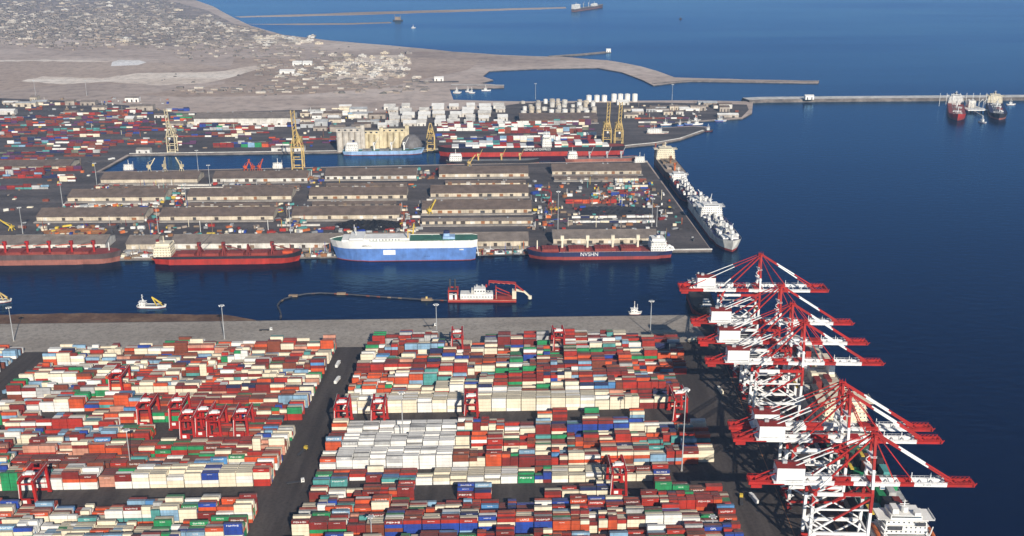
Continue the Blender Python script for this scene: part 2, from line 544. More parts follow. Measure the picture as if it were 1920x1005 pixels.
def cont_mesh(ln, col):
    """corrugated steel box: recessed side panels in a frame of posts and rails, doors at one end"""
    b, rf = col, 'roof:' + col
    m = MB()
    x, y = ln / 2, CW / 2
    m.box(-x + .06, x - .06, -y + .07, y - .07, .12, CH - .2, b)
    for sx in (-1, 1):
        for sy in (-1, 1):
            xa, xb = sorted((sx * x, sx * (x - .16)))
            ya, yb = sorted((sy * y, sy * (y - .16)))
            m.box(xa, xb, ya, yb, 0, CH - .04, b)
    for sy in (-1, 1):
        ya, yb = sorted((sy * (y - .004), sy * (y - .12)))
        m.box(-x + .16, x - .16, ya, yb, .02, .17, b)
        m.box(-x + .16, x - .16, ya, yb, CH - .33, CH - .17, b)
    n = int(ln / .55)
    for i in range(n):                                   # corrugation ribs of the long side
        xx = -x + .3 + (ln - .6) * (i + .5) / n
        m.box(xx - .14, xx + .14, -y + .03, -y + .09, .17, CH - .33, b)
    return m

def roof_mesh(ln, col):
    m = MB()
    x, y = ln / 2, CW / 2
    m.box(-x + .17, x - .17, -y + .02, y - .02, CH - .17, CH - .1, 'roof:' + col)
    for i in range(int(ln / 1.5)):
        xx = -x + .9 + i * 1.5
        m.box(xx - .3, xx + .3, -y + .2, y - .2, CH - .1, CH - .075, 'roof:' + col)
    return m

def door_mesh(ln, col):
    m = MB()
    x = ln / 2
    for ya, yb in ((-1.02, -.02), (.02, 1.02)):
        m.box(x - .055, x + .0, ya, yb, .2, CH - .25, col)
        for yy in (ya + .3, yb - .3):
            m.box(x, x + .05, yy - .025, yy + .025, .25, CH - .3, 'steel')
    return m

def glyph_mesh(ln, seed):
    """illegible worn lettering: a short run of strokes, as the photograph shows it"""
    r = random.Random(seed)
    m = MB()
    y = -CW / 2
    style = r.randrange(3)
    if style == 0:
        wd, z0, hh = ln * r.uniform(.3, .5), CH * .48, .5
    elif style == 1:
        wd, z0, hh = ln * r.uniform(.6, .8), CH * .3, 1.2
    else:
        wd, z0, hh = ln * r.uniform(.3, .45), CH * .35, .9
    n = r.randrange(5, 8)
    stepx = wd / n
    for i in range(n):
        a = -wd / 2 + i * stepx
        t = stepx * .2
        k = r.randrange(4)
        bars = [(a, a + t, 0, hh)]
        if k in (0, 2): bars.append((a + t, a + stepx * .75, hh - t, hh))
        if k in (1, 2): bars.append((a + t, a + stepx * .75, 0, t))
        if k != 3: bars.append((a + stepx * .55, a + stepx * .75, hh * .0 + t, hh - t))
        if k == 3: bars.append((a + t, a + stepx * .7, hh * .42, hh * .42 + t))
        for (xa, xb, za, zb) in bars:
            m.box(xa, xb, y - .015, y + .04, z0 + za, z0 + zb, 'white')
    return m

MESH = {}
def cached(kind, fn, *a):
    k = (kind,) + a
    if k not in MESH:
        o = fn(*a).build(kind)
        MESH[k] = o.data
        bpy.data.objects.remove(o)
    return MESH[k]

def add_part(name, me, parent):
    o = bpy.data.objects.new(name, me)
    C.objects.link(o)
    o.parent = parent
    return o

# the words that can be read in the photograph, put on the stacks they are read on
def nearest_front(px, py, ln=12.2):
    best = None
    for a, c in cand:
        if c.get('own') and c['front'] and c['l'] > ln - 1 and not c.get('word'):
            x, y, s = Q(W(c['u'], c['v'] - CW / 2, PZ + c['t'] * CH + CH / 2))
            d = math.hypot(x - px, y - py)
            if best is None or d < best[0]: best = (d, c)
    return best[1]
WORDS = []
for word, px, py, colr in (('NEM', 1096, 968, 'blue'), ('OPL', 1335, 983, 'blue'), ('CHN', 1362, 986, 'orange'), ('LAPEZ', 970, 975, 'orange')):
    c = nearest_front(px, py)
    c['word'], c['c'] = word, colr

front_vs = sorted({round(BLK[c['b']]['v0'] + c['r'] * PITCH_V, 2) for c in chosen})
def tiername(c):
    k = c['h'] - 1 - c['t']
    if k == 0: return 'top'
    if c['t'] == 0: return 'bottom'
    return nth(k + 1) + ' from top'

sides = {'left': [], 'right': []}
for c in chosen: sides[c['side']].append(round(BLK[c['b']]['v0'] + c['r'] * PITCH_V, 2))
rank = {k: {v: i + 1 for i, v in enumerate(sorted(set(s)))} for k, s in sides.items()}
TILT = ROW
for i, c in enumerate(chosen):
    v0 = round(BLK[c['b']]['v0'] + c['r'] * PITCH_V, 2)
    o = bpy.data.objects.new('shipping_container', cached('body', cont_mesh, c['l'], c['c']))
    C.objects.link(o)
    o.location = W(c['u'], c['v'], PZ + c['t'] * CH)
    o.rotation_euler = (0, 0, TILT)
    tag(o, f"{'short ' if c['l'] < 8 else ''}{CN[c['c']]} container, {tiername(c)} of {nth(c['s'])} stack {c['side']} of road, {nth(rank[c['side']][v0])} row", 'container', 'containers stacked in the terminal yard')
    add_part('roof', cached('roof', roof_mesh, c['l'], c['c']), o)
    if c['end']: add_part('door', cached('door', door_mesh, c['l'], c['c']), o)
    if c.get('word'):
        w = lettering(c['word'], 2.3)
        w.parent = o
        w.location = (0, -CW / 2 - .02, CH * .5)
    elif c['front'] and c['c'] not in ('cream', 'white', 'offwhite') and rnd.random() < .72:
        add_part('lettering', cached('lettering', glyph_mesh, c['l'], i % 24), o)

# every other box of the terminal and of the far yards: one field, past what one could count
field = []            # (centre, length, depth, height, angle, colour)
for c in conts:
    if not c.get('own') and (c['top'] or c['front'] or c['end']):
        field.append((W(c['u'], c['v'], PZ + c['t'] * CH), c['l'], CW, CH - .14, ROW, c['c']))

def far_yard(poly, spacing_v, hmax, weights, dens=.85, runs=(3, 9), ang=ROW):
    """far container yard: rows of stacks inside a pixel outline"""
    pts = [P(x, y, 2.1) for x, y in poly]
    uu = [p.dot(U) for p in pts]
    vv = [p.dot(V) - KS * p.dot(U) for p in pts]
    def inside(u, v):
        n, k = len(pts), False
        for i in range(n):
            a, b = (uu[i], vv[i]), (uu[i - 1], vv[i - 1])
            if (a[1] > v) != (b[1] > v) and u < (b[0] - a[0]) * (v - a[1]) / (b[1] - a[1]) + a[0]: k = not k
        return k
    v = min(vv)
    while v < max(vv):
        u = min(uu) + rnd.uniform(0, 10)
        while u < max(uu):
            run = rnd.randint(*runs)
            keep, h0, cc = rnd.random() < dens, rnd.randint(1, hmax), pick(weights)
            for i in range(run):
                u += PITCH_U
                if keep and inside(u, v):
                    for r in range(2):
                        hh = max(1, min(hmax, h0 + rnd.choice((-1, 0, 0, 1))))
                        c = cc if rnd.random() < .3 else pick(weights)
                        for t in range(hh):
                            if rnd.random() < .6: c = cc if rnd.random() < .3 else pick(weights)
                            if t == hh - 1 or r == 0:
                                field.append((W(u, v + r * 2.9, 2.1 + t * CH), CL, CW, CH - .12, ang, c))
            if rnd.random() < .3: u += rnd.uniform(6, 25)
        v += spacing_v

WFR = [('red', 7), ('dkred', 32), ('brown', 30), ('orange', 3), ('purple', 14), ('navy', 8), ('olive', 4), ('cream', 8), ('white', 8), ('grey', 6), ('teal', 5), ('ltblue', 4), ('blue', 3)]
far_yard([(0, 225), (255, 205), (300, 235), (240, 262), (170, 300), (0, 308)], 30, 2, WFR, .72)
far_yard([(0, 318), (150, 318), (140, 338), (110, 352), (0, 362)], 25, 3, WFR, .8)
far_yard([(0, 190), (150, 192), (300, 205), (270, 232), (0, 232)], 60, 2, WF, .5)
far_yard([(300, 208), (360, 208), (365, 240), (300, 240)], 40, 3, WF, .7)
far_yard([(240, 238), (640, 236), (640, 276), (600, 282), (235, 280)], 34, 3, WF, .62)
far_yard([(820, 232), (1110, 228), (1120, 274), (822, 278)], 28, 4, [(a, b * (2 if a in ('teal', 'ltblue', 'white', 'dkred') else .8)) for a, b in WF], .68)
far_yard([(560, 205), (660, 200), (660, 232), (560, 236)], 40, 3, [('white', 30), ('cream', 20), ('grey', 10), ('ltblue', 10), ('red', 8), ('navy', 6)], .7)
far_yard([(1180, 222), (1230, 218), (1290, 212), (1290, 226), (1190, 246)], 45, 1, WF, .5)
far_yard([(1045, 368), (1180, 366), (1185, 388), (1045, 390)], 26, 2, [('red', 20), ('orange', 14), ('dkred', 12), ('white', 8), ('grey', 5)], .8, (3, 7))
far_yard([(1130, 342), (1205, 340), (1222, 372), (1130, 374)], 22, 2, WF, .65, (2, 4))
far_yard([(1030, 402), (1085, 402), (1090, 424), (1030, 426)], 24, 1, WF, .4, (2, 3))
far_yard([(1060, 408), (1225, 404), (1228, 426), (1060, 428)], 26, 1, [('white', 20), ('red', 10), ('cream', 8), ('navy', 5)], .5, (2, 5))

fm = MB()
for (p, ln, dp, hh, ang, c) in field:
    ca, sa = math.cos(ang), math.sin(ang)
    vs = []
    for z in (0, hh):
        for x, y in ((-ln / 2, -dp / 2), (ln / 2, -dp / 2), (ln / 2, dp / 2), (-ln / 2, dp / 2)):
            vs.append((p.x + x * ca - y * sa, p.y + x * sa + y * ca, p.z + z))
    fm.add(vs, [(4, 5, 6, 7), (0, 1, 5, 4), (1, 2, 6, 5), (2, 3, 7, 6), (3, 0, 4, 7)], ['roof:' + c, c, c, c, c])
tag(fm.build('container_field'), 'stacked containers filling the rest of the terminal yards', None, None, 'stuff')
print('containers', len(conts), 'own', len(chosen), 'field', len(field))
# ------------------------------------------------------------------ quay cranes
CR, CWH = 'cranered', 'cranewhite'

def quay_crane(gap, label):
    """ship-to-shore crane: x across the quay (0 = waterside rail), y along it"""
    root = thing('quay_crane', (0, 0, 0), 0, label, 'crane', 'container cranes along the quay')
    G_, W2, HB = 38.0, max(9.0, gap / 2 + 1), 47.0
    for x in (0, -G_):
        for s in (-1, 1):
            m = MB()
            if x == 0:
                m.bands((x, s * W2, 2), (x, s * W2, HB), 1.9, [(0, .10, CR), (.10, .70, CWH), (.70, 1, CR)], 2.2)
            else:
                m.bands((x, s * W2, 2), (x, s * W2, HB), 1.9, [(0, .12, CR), (.12, .80, CWH), (.80, 1, CR)], 2.2)
            m.box(x - 1.5, x + 1.5, s * W2 - 3.6, s * W2 + 3.6, 1.0, 2.2, CR)
            for k in range(4):
                m.box(x - .5, x + .5, s * W2 - 3.3 + k * 1.8, s * W2 - 2.1 + k * 1.8, 0.02, 1.0, 'dkgrey')
            m.build('leg', root)
    for x in (0, -G_):
        m = MB().bar((x, -W2, 4.2), (x, W2, 4.2), 1.4, CR, 1.8)
        m.build('sill_beam', root)
        m = MB().bar((x, -W2, HB - 2), (x, W2, HB - 2), 1.5, CR, 2)
        m.bar((x, -W2, 17), (x, W2, 17), 1.1, CWH, 1.5)
        m.build('cross_beam', root)
    for s in (-1, 1):
        m = MB()
        y = s * W2
        m.bands((-G_, y, 17), (0, y, 17), 1.5, [(0, 1, CWH)], 2.0)
        m.bands((-G_, y, 35), (0, y, 35), .9, [(0, 1, 'galv' if s > 0 else CWH)], 1.0)
        m.bar((-G_, y, 17), (-G_ / 2, y, 5.5), 1.0, CWH)
        m.bar((0, y, 17), (-G_ / 2, y, 5.5), 1.0, CWH)
        m.bar((-G_, y, 5), (0, y, 5), 1.1, CR, 1.4)
        m.build('portal_beam', root)
        m = MB()
        m.bands((-G_, y, 17.5), (0, y, 44), 1.25, [(0, .38, CWH), (.38, .8, CR), (.8, 1, CR)])
        m.bands((-G_, y, 34), (-G_ * .45, y, 44.5), .9, [(0, .6, CWH), (.6, 1, CR)])
        m.bar((0, y, 18), (-G_ * .5, y, 30), .8, CWH)
        m.bar((-G_, y, 28), (-G_ * .6, y, 18), .7, CWH)
        m.build('brace', root)
        m = MB().bands((-G_, y, HB - .5), (0, y, HB - .5), 1.6, [(0, .06, CR), (.06, .5, CWH), (.5, 1, CR)], 2.2)
        m.build('top_beam', root)
    # girder (landward) and boom (seaward): twin box beams
    gy = gap / 2
    zb = 51.2
    for nm, keys, x0, x1 in (('girder', [(0, .29, CR), (.29, .70, CWH), (.70, .86, CR), (.86, 1, CWH)], -79, 0), ('boom', [(0, .28, CWH), (.28, .42, CR), (.42, .74, CWH), (.74, 1, CR)], .4, 67)):
        m = MB()
        for s in (-1, 1):
            m.bands((x0, s * gy, zb), (x1, s * gy, zb), 1.2, keys, 2.7)
            for (a, b, k) in keys:                      # walkway rail beside the girder
                xa, xb = x0 + (x1 - x0) * a, x0 + (x1 - x0) * b
                m.bar((xa, s * (gy + 1.5), zb + 2.3), (xb, s * (gy + 1.5), zb + 2.3), .12, k)
                m.box(xa, xb, min(s * (gy + .7), s * (gy + 1.7)), max(s * (gy + .7), s * (gy + 1.7)), zb + 1.0, zb + 1.12, k)
                n = int((xb - xa) / 3)
                for i in range(n + 1):
                    xx = xa + (xb - xa) * i / max(n, 1)
                    m.bar((xx, s * (gy + 1.5), zb + 1.1), (xx, s * (gy + 1.5), zb + 2.3), .1, k)
        for i in range(9):
            xx = x0 + (x1 - x0) * (i + .5) / 9
            t = (i + .5) / 9
            k = [c for a, b, c in keys if a <= t <= b][0]
            m.bar((xx, -gy, zb + .6), (xx, gy, zb + .6), .7, k, .9)
        if nm == 'boom':
            for i in range(7):                            # lattice head of the boom tip
                xx = 47.5 + i * 2.8
                m.bar((xx, -gy, zb + 1.4), (xx + 2.4, -gy, zb + 3.2 - i * .12), .3, CR)
                m.bar((xx + 2.4, -gy, zb + 3.2 - i * .12), (xx + 3, -gy, zb + 1.4), .3, CR)
                m.bar((xx, gy, zb + 1.4), (xx + 2.4, gy, zb + 3.2 - i * .12), .3, CR)
            m.bar((67, -gy - .6, zb), (67, gy + .6, zb), 1.8, CR, 2.5)
            m.bar((68, -gy, zb - .2), (70, -gy * .3, zb + .2), .6, CR)
            for xx in (28.5, 41):                         # landing posts of the forestays
                m.bar((xx, -gy, zb + 1.2), (xx, -gy, zb + 5.5), .4, CWH)
                m.bar((xx, gy, zb + 1.2), (xx, gy, zb + 5.5), .4, CWH)
        else:
            m.bar((-79, -gy - 1.5, zb), (-79, gy + 1.5, zb), 1.6, CR, 2.4)
            m.box(-78, -71, -gy - 1.2, gy + 1.2, zb - 3.6, zb - 1.4, CR)
        m.build(nm, root)
    # apex frame
    ap = 86.0
    aw = min(gy, 2.2)
    m = MB()
    for s in (-1, 1):
        m.bands((0, s * W2, HB), (0.0, s * aw, ap), 1.7, [(0, .08, CR), (.08, .42, CWH), (.42, 1, CR)], 1.9)
        m.bands((-G_, s * W2, HB), (-.8, s * aw, ap - 1), .8, [(0, .10, CR), (.10, .3, CWH), (.3, 1, CR)], 1.1)
        m.bar((.6, s * aw, ap - 3), (16, s * gy, zb + 1.4), .4, CR)
    m.bar((0, -aw - 1.6, ap), (0, aw + 1.6, ap), 2.2, CR, 1.8)
    m.bar((-2.4, 0, ap + .4), (2.6, 0, ap + .4), 1.8, CR, 1.6)
    for x in (-2, 0, 2):
        m.bar((x, 0, ap + 1), (x, 0, ap + 3.4), .25, CR)
    for zz in (61, 71):
        w = W2 + (aw - W2) * (zz - HB) / (ap - HB)
        m.bar((0, -w, zz), (0, w, zz), .9, CR)
        m.box(-2.6, 1.4, -w - 1.2, w + 1.2, zz + .6, zz + .8, CWH)
        m.bar((-2.6, -w - 1.2, zz + 1.8), (1.4, -w - 1.2, zz + 1.8), .14, CWH)
    m.build('apex_frame', root)
    for s in (-1, 1):
        for (x1, w, a, b) in ((28, .42, .99, .995), (54, 1.0, .30, .66)):
            m = MB().bands((1.4, s * aw, ap), (x1, s * gy, zb + 1.4), w, [(0, a, CR), (a, b, CWH), (b, 1, CR)])
            m.build('forestay', root)
        m = MB().bands((-1.4, s * aw, ap), (-74, s * gy, zb + 1.3), 0.6, [(0, .34, CR), (.34, .72, CWH), (.72, 1, CR)])
        m.build('backstay', root)
    # machinery house on the girder
    hw = 5.8
    m = MB().box(-62, -44, -hw, hw, zb + 1.9, zb + 12, CWH)
    m.box(-64, -42, -hw - 1.3, hw + 1.3, zb + 1.4, zb + 1.88, CWH)
    hm = m.build('machinery_house', root)
    m = MB()
    m.add([(-62.4, -hw - .3, zb + 12.01), (-43.6, -hw - .3, zb + 12.01), (-43.6, hw + .3, zb + 12.01), (-62.4, hw + .3, zb + 12.01), (-62.4, 0, zb + 13.6), (-43.6, 0, zb + 13.6)],
          [(0, 1, 5, 4), (2, 3, 4, 5), (1, 2, 5), (3, 0, 4)], 'dkred')
    m.box(-58, -55, -1.5, 1.5, zb + 13.2, zb + 15, 'galv')
    m.build('roof', hm)
    m = MB()
    m.box(-61, -45, -hw - .06, -hw + .02, zb + 2.8, zb + 3.5, 'galv')
    m.build('kick_panel', hm)
    m = MB()
    for xa, xb in ((-63.8, -42.2),):
        m.bar((xa, -hw - 1.2, zb + 3.1), (xb, -hw - 1.2, zb + 3.1), .12, CWH)
        for i in range(8):
            m.bar((xa + (xb - xa) * i / 7, -hw - 1.2, zb + 1.9), (xa + (xb - xa) * i / 7, -hw - 1.2, zb + 3.1), .12, CWH)
    m.build('railing', hm)
    # trolley, cab, spreader
    tx = rnd.uniform(-20, 22)
    m = MB().box(tx - 4, tx + 4, -gy - .8, gy + .8, zb + 1.42, zb + 2.6, CR)
    m.box(tx - 3, tx + 3, -gy + .7, gy - .7, zb - 2.4, zb - 1.4, CWH)
    m.build('trolley', root)
    m = MB().box(tx + 4.4, tx + 7.4, -1.5, 1.5, zb - 5, zb - 2, CWH)
    m.box(tx + 4.6, tx + 7.46, -1.53, 1.53, zb - 4.6, zb - 3.4, 'glass')
    m.bar((tx + 5.5, 0, zb - 2), (tx + 3, 0, zb - 1.5), .8, CWH)
    m.build('operator_cab', root)
    m = MB().box(tx - 1.2, tx + 1.2, -6, 6, 30, 30.7, 'yellow2')
    for a in (-.9, .9):
        for b2 in (-1.5, 1.5):
            m.bar((tx + a, b2, 30.7), (tx + a, b2, zb - 2), .16, 'dkgrey')
    m.build('spreader', root)
    # stairs up the landside leg and the waterside leg
    m = MB()
    yy = -W2 - 1.6
    for i in range(11):
        z0 = 3 + i * 4
        xa, xb = (-G_ - 1.6, -G_ + 2.2) if i % 2 else (-G_ + 2.2, -G_ - 1.6)
        m.bar((xa, yy, z0), (xb, yy, z0 + 4), .5, CWH, .25)
        m.bar((xa, yy - .5, z0 + 1), (xb, yy - .5, z0 + 5), .12, CWH)
        m.box(min(xb - .8, xb + .8), xb + .8, yy - .7, yy + .7, z0 + 4.02, z0 + 4.18, CWH)
    m.build('stairway', root)
    m = MB()
    for i in range(4):
        z0 = 48 + i * 4.5
        m.bar((-2.6 if i % 2 else 2, W2 * .5, z0 + 4), (2 if i % 2 else -2.6, W2 * .5, z0 + 8.5), .4, CWH)
    m.build('stairway', root)
    m = MB()
    m.bar((-G_ + 3, W2, HB - 4), (-8, W2 * .3, zb - 2.2), .5, CWH)
    m.bar((-G_ - 6, -gy, zb - 2), (-G_ + 14, gy, zb - 2), .5, CWH)
    for i in range(6):
        xx = -G_ + 2 + i * 5.5
        m.bar((xx, -gy, zb - 1.6), (xx + 5.5, gy, zb - 1.6), .45, CWH)
        m.bar((xx, gy, zb + 2.2), (xx + 3.5, -gy, zb + 5.5), .4, CWH)
    m.build('cable_tray', root)
    return root

def on_quay(yb, inset=4.0):
    """where a crane stands whose boom shows at image row yb"""
    a, b = qe
    lo, hi = -.4, 1.6
    for _ in range(50):
        t = (lo + hi) / 2
        p = a.lerp(b, t)
        if Q((p.x, p.y, PZ + 50))[1] < yb: lo = t
        else: hi = t
    p = a.lerp(b, lo) - U * inset
    return p
proto = quay_crane(6.0, 'red and white quay crane nearest the bottom of the picture, boom over the stern bridge')
proto_wide = quay_crane(16.0, 'red and white quay crane at the far end of the quay, widest twin boom')
LAB = [(542, proto_wide, None), (606, proto, 'second red and white quay crane from the far end of the quay'), (643, proto, 'third red and white quay crane from the far end of the quay'),
       (681, proto, 'fourth crane from the far quay end, boom over the ship with beige hatches'), (803, proto, 'farther of the two quay cranes that nearly touch'), (826, proto, 'nearer of the two quay cranes that nearly touch'), (906, proto, None)]
for yb, pr, lab in LAB:
    o = pr if lab is None else copy_tree(pr)
    o.location = on_quay(yb)
    o.rotation_euler = (0, 0, QAZ)
    if lab: o['label'] = lab
for o in C.objects:
    pass
near_boom = [c for c in proto.children if c.name.startswith('boom')][0]
t = lettering('61-616', 1.9, 'black')
t.parent = near_boom
t.location = (36.5, -3.0 - .63, 51.2)
# give the repeats different trolley places
for n_, ob in enumerate([o for o in C.objects if o.parent is None and o.name.startswith('quay_crane')]):
    for ch in ob.children:
        if ch.name.startswith(('trolley', 'operator_cab', 'spreader')): ch.location.x += (-7, 6, 0, 12, -12, 9, -4)[n_ % 7]

# ------------------------------------------------------------------ yard cranes
def yard_crane():
    root = thing('yard_crane', (0, 0, 0), 0, 'red straddling yard crane among the stacks', 'crane', 'red yard cranes')
    K = 'rtgred'
    for sx in (-1, 1):
        for sy in (0, 1):
            x, y = sx * 5.6, sy * 23.6 - 2.6
            m = MB().bar((x, y, 2), (x * .86, y, 21.5), 1.9, K, 1.8)
            m.box(x - 1.6, x + 1.6, y - .7, y + .7, .9, 2.2, K)
            for w in (-1, 1):
                m.box(x + w * 1.0 - .75, x + w * 1.0 + .75, y - .4, y + .4, .02, 1.5, 'tyre')
            m.build('leg', root)
    for y in (-2.6, 21.0):
        m = MB().bar((-5.6, y, 3), (5.6, y, 3), 1.2, K, 1.5)
        m.bar((-5, y, 20.5), (5, y, 20.5), .9, K, 1.1)
        m.bar((-5.3, y, 8), (5.3, y, 8), .5, K, .6)
        m.build('sill_beam', root)
    for sx in (-1, 1):
        m = MB().bar((sx * 4.8, -4.2, 22.4), (sx * 4.8, 22.6, 22.4), 1.7, K, 2.2)
        m.bar((sx * 5.8, -4.2, 24.3), (sx * 5.8, 22.6, 24.3), .14, 'white')
        m.build('girder', root)
    ty = rnd.uniform(1, 8)
    m = MB().box(-4.6, 4.6, ty, ty + 5, 23.5, 24.6, K).box(-2.4, 2.4, ty + 1, ty + 4, 24.6, 26.6, 'white').box(-4, -2.6, ty + .5, ty + 3, 24.6, 25.8, 'white').cyl(3.2, ty + 2.5, 24.6, 26, .9, 'white')
    m.build('trolley', root)
    m = MB().box(2.2, 4.2, ty - 1.2, ty + .9, 19.4, 21.9, 'white').box(2.15, 4.25, ty - 1.25, ty - .9, 20, 21.3, 'glass')
    m.build('operator_cab', root)
    m = MB().box(-4.6, 2.2, -4.4, -3.3, 3.8, 9.5, 'rtgred').box(-3.6, -.6, -4.46, -4.4, 6.0, 8.4, 'white')
    m.build('engine_box', root)
    m = MB().bar((-6.2, -3.6, 3), (-5.2, -3.6, 21), .35, 'white').bar((6.4, -3.2, 3), (5.4, -3.2, 21), .3, 'white')
    m.build('ladder', root)
    return root
yc = yard_crane()
YC = [(300, 813, -326), (388, 790, -284), (412, 795, -273), (440, 788, -262), (492, 790, -241), (612, 804, -163), (692, 804, -133), (880, 812, -57), (1285, 812, 118), (1158, 690, 58), (76, 692, -366), (1062, 957, 18), (852, 958, -80), (222, 874, -372), (560, 813, -300)]
lab = ['red yard crane with round white drum, beside the dark bare patch', 'red yard crane at the middle of the red crane cluster', 'red yard crane just right of the cluster centre', 'red yard crane behind the cluster in the light stacks', 'red yard crane at the road end of the cluster',
       'red yard crane standing at the edge of the main road', 'red yard crane behind the pale grey stacks', 'red yard crane in the lane below the long cream wall of boxes', 'red yard crane by the tall lamp mast at the quay apron', 'red yard crane in the dark gap of the lower right stacks',
       'red yard crane at the lower left lane', 'red yard crane against the concrete apron, nearer the quay', 'red yard crane against the concrete apron, nearer the main road', 'red yard crane far up in the light stacks', 'red yard crane beside the one with the dark bare patch, farther back']
for i, (px, v, u) in enumerate(YC):
    o = yc if i == 0 else copy_tree(yc)
    o.location = W(u, v - 1, PZ + .012)
    o.rotation_euler = (0, 0, ROW)
    o['label'] = lab[i]

# ------------------------------------------------------------------ lamp masts
def lamp_mast(h=32.0):
    root = thing('lamp_mast', (0, 0, 0), 0, 'tall grey lamp mast', 'lamp mast', 'lamp masts of the port')
    MB().cyl(0, 0, 0, h, .55, 'galv', 8, .26).cyl(0, 0, 0, .5, 1.1, 'concrete', 8).build('pole', root)
    MB().cyl(0, 0, h - .6, h, 2.0, 'galv', 10, 2.0).build('head_ring', root)
    for i in range(6):
        a = i * math.pi / 3
        MB().box(2.4 * math.cos(a) - .45, 2.4 * math.cos(a) + .45, 2.4 * math.sin(a) - .45, 2.4 * math.sin(a) + .45, h - .9, h - .25, 'white').build('floodlight', root)
    return root
lm = lamp_mast()
MASTS = [(26, 640, PZ, 'on the concrete apron by the far left container road'), (421, 636, PZ, 'on the apron behind the left stacks, before the channel'), (819, 634, PZ, 'on the apron below the floating pipeline'), (1219, 627, PZ, 'on the apron near the quay corner'),
         (1278, 884, PZ, 'among red stacks close to the quay apron'), (246, 882, PZ, 'rising from the cream stacks of the left block'), (1334, 1012, PZ, 'at the bottom edge among blue and orange boxes'), (697, 1012, PZ, 'at the bottom edge near the main road'), (756, 836, PZ, 'thin one between pale grey stacks'),
         (182, 348, 2.06, 'left of the rearmost warehouses beside the basin'), (118, 388, 2.06, 'left of the second warehouse line'), (43, 438, 2.06, 'at the far left of the old pier'), (297, 436, 2.06, 'between the warehouses above the red hulled bulker'), (350, 390, 2.06, 'beside the second warehouse line'), (394, 352, 2.06, 'at the end of the first rear warehouse'),
         (1046, 432, 2.06, 'at the left of the open storage yard'), (1222, 425, 2.06, 'at the right of the open storage yard'), (1231, 425, 2.06, 'beside the wide bare quay'), (1260, 188, 2.06, 'at the bay shore behind the tank farm'), (1004, 186, 2.06, 'left of the tank farm'), (545, 440, 2.06, 'behind the front warehouse line'), (372, 322, 2.06, 'at the basin by the loading ramp'), (67, 180, 2.06, 'thin one at the sandy far left'), (163, 180, 2.06, 'thin one beside the far left sand flats')]
for i, (px, py, z, l) in enumerate(MASTS):
    o = lm if i == 0 else copy_tree(lm)
    o.location = P(px, py, z + .012)
    k = {1219: 1.0, 1278: 1.9, 246: .95, 756: 1.3, 1334: .5, 697: .5, 1231: .8, 1222: 1.1, 1046: 1.5}.get(px, 1.0)
    o.scale = (1, 1, k * 1.15)
    o['label'] = 'lamp mast ' + l

# ------------------------------------------------------------------ trucks
def truck(cabc, box):
    root = thing('truck', (0, 0, 0), 0, '', 'truck', 'trucks in the port')
    cab = MB().box(3.4, 5.9, -1.2, 1.2, .7, 3.4, cabc).build('cab', root)
    MB().box(5.86, 5.95, -1.0, 1.0, 2.0, 3.1, 'glass').box(4.4, 5.5, -1.22, 1.22, 2.1, 3.0, 'glass').build('window', cab)
    MB().box(-7.5, 4.2, -1.1, 1.1, 1.0, 1.35, 'dkgrey').build('trailer', root)
    if box: MB().box(-7.3, 3.0, -1.22, 1.22, 1.37, 4.0, box).build('cargo_box', root)
    for x in (4.7, 1.6, -5.2, -6.5):
        for s in (-1, 1):
            m = MB()
            n = 10
            y0, y1 = s * .75, s * 1.2
            vs = [(x + .52 * math.cos(2 * math.pi * i / n), y, .53 + .52 * math.sin(2 * math.pi * i / n)) for y in (y0, y1) for i in range(n)]
            m.add(vs, [(i, (i + 1) % n, n + (i + 1) % n, n + i) for i in range(n)] + [tuple(range(n)), tuple(range(n, 2 * n))], 'tyre')
            m.build('wheel', root)
    return root
TR = [(634, 686, 86, 'white', 'white', 'white truck going up the main road, farther one'), (633, 716, 82, 'white', 'white', 'white truck on the main road below another one'), (568, 848, 70, 'yellow2', None, 'yellow flatbed truck on the main road'), (556, 906, 15, 'white', None, 'white tractor with bare trailer low on the main road'),
      (1350, 735, 95, 'white', 'cream', 'white truck on the quay apron behind the red stacks'), (1390, 940, 80, 'yellow2', None, 'yellow tractor with bare trailer on the quay apron'), (1412, 938, 100, 'white', 'white', 'white truck near the leg of the nearest crane'), (808, 612, 5, 'white', None, 'white tractor trailer on the apron by a lamp mast'), (500, 620, 3, 'white', None, 'white tractor trailer alone on the bare concrete apron'), (1300, 640, 40, 'cream', 'cream', 'cream truck at the corner of the concrete apron'),
      (60, 700, 60, 'white', None, 'white tractor trailer on the far left yard road'), (20, 735, 60, 'white', 'ltblue', 'pale blue box truck on the far left yard road'), (740, 645, 10, 'white', 'ltblue', 'pale blue box truck at the top of the main road'), (1240, 400, 80, 'white', 'white', 'white truck on the wide bare quay'), (1255, 380, 80, 'orange', None, 'orange flatbed on the wide bare quay'), (1010, 400, 85, 'white', 'cream', 'cream truck on the road beside the open storage yard'), (790, 395, 85, 'white', 'white', 'white truck between the warehouse lines'), (100, 430, 30, 'yellow2', None, 'yellow flatbed by the rusty steel heap'), (210, 300, 60, 'white', 'white', 'white truck on the road beside the basin')]
for px, py, hd, cb, bx, l in TR:
    o = truck(cb, bx)
    o['label'] = l
    o.location = P(px, py, (PZ if py > 495 else 2.06) + .014)
    o.rotation_euler = (0, 0, R(hd))

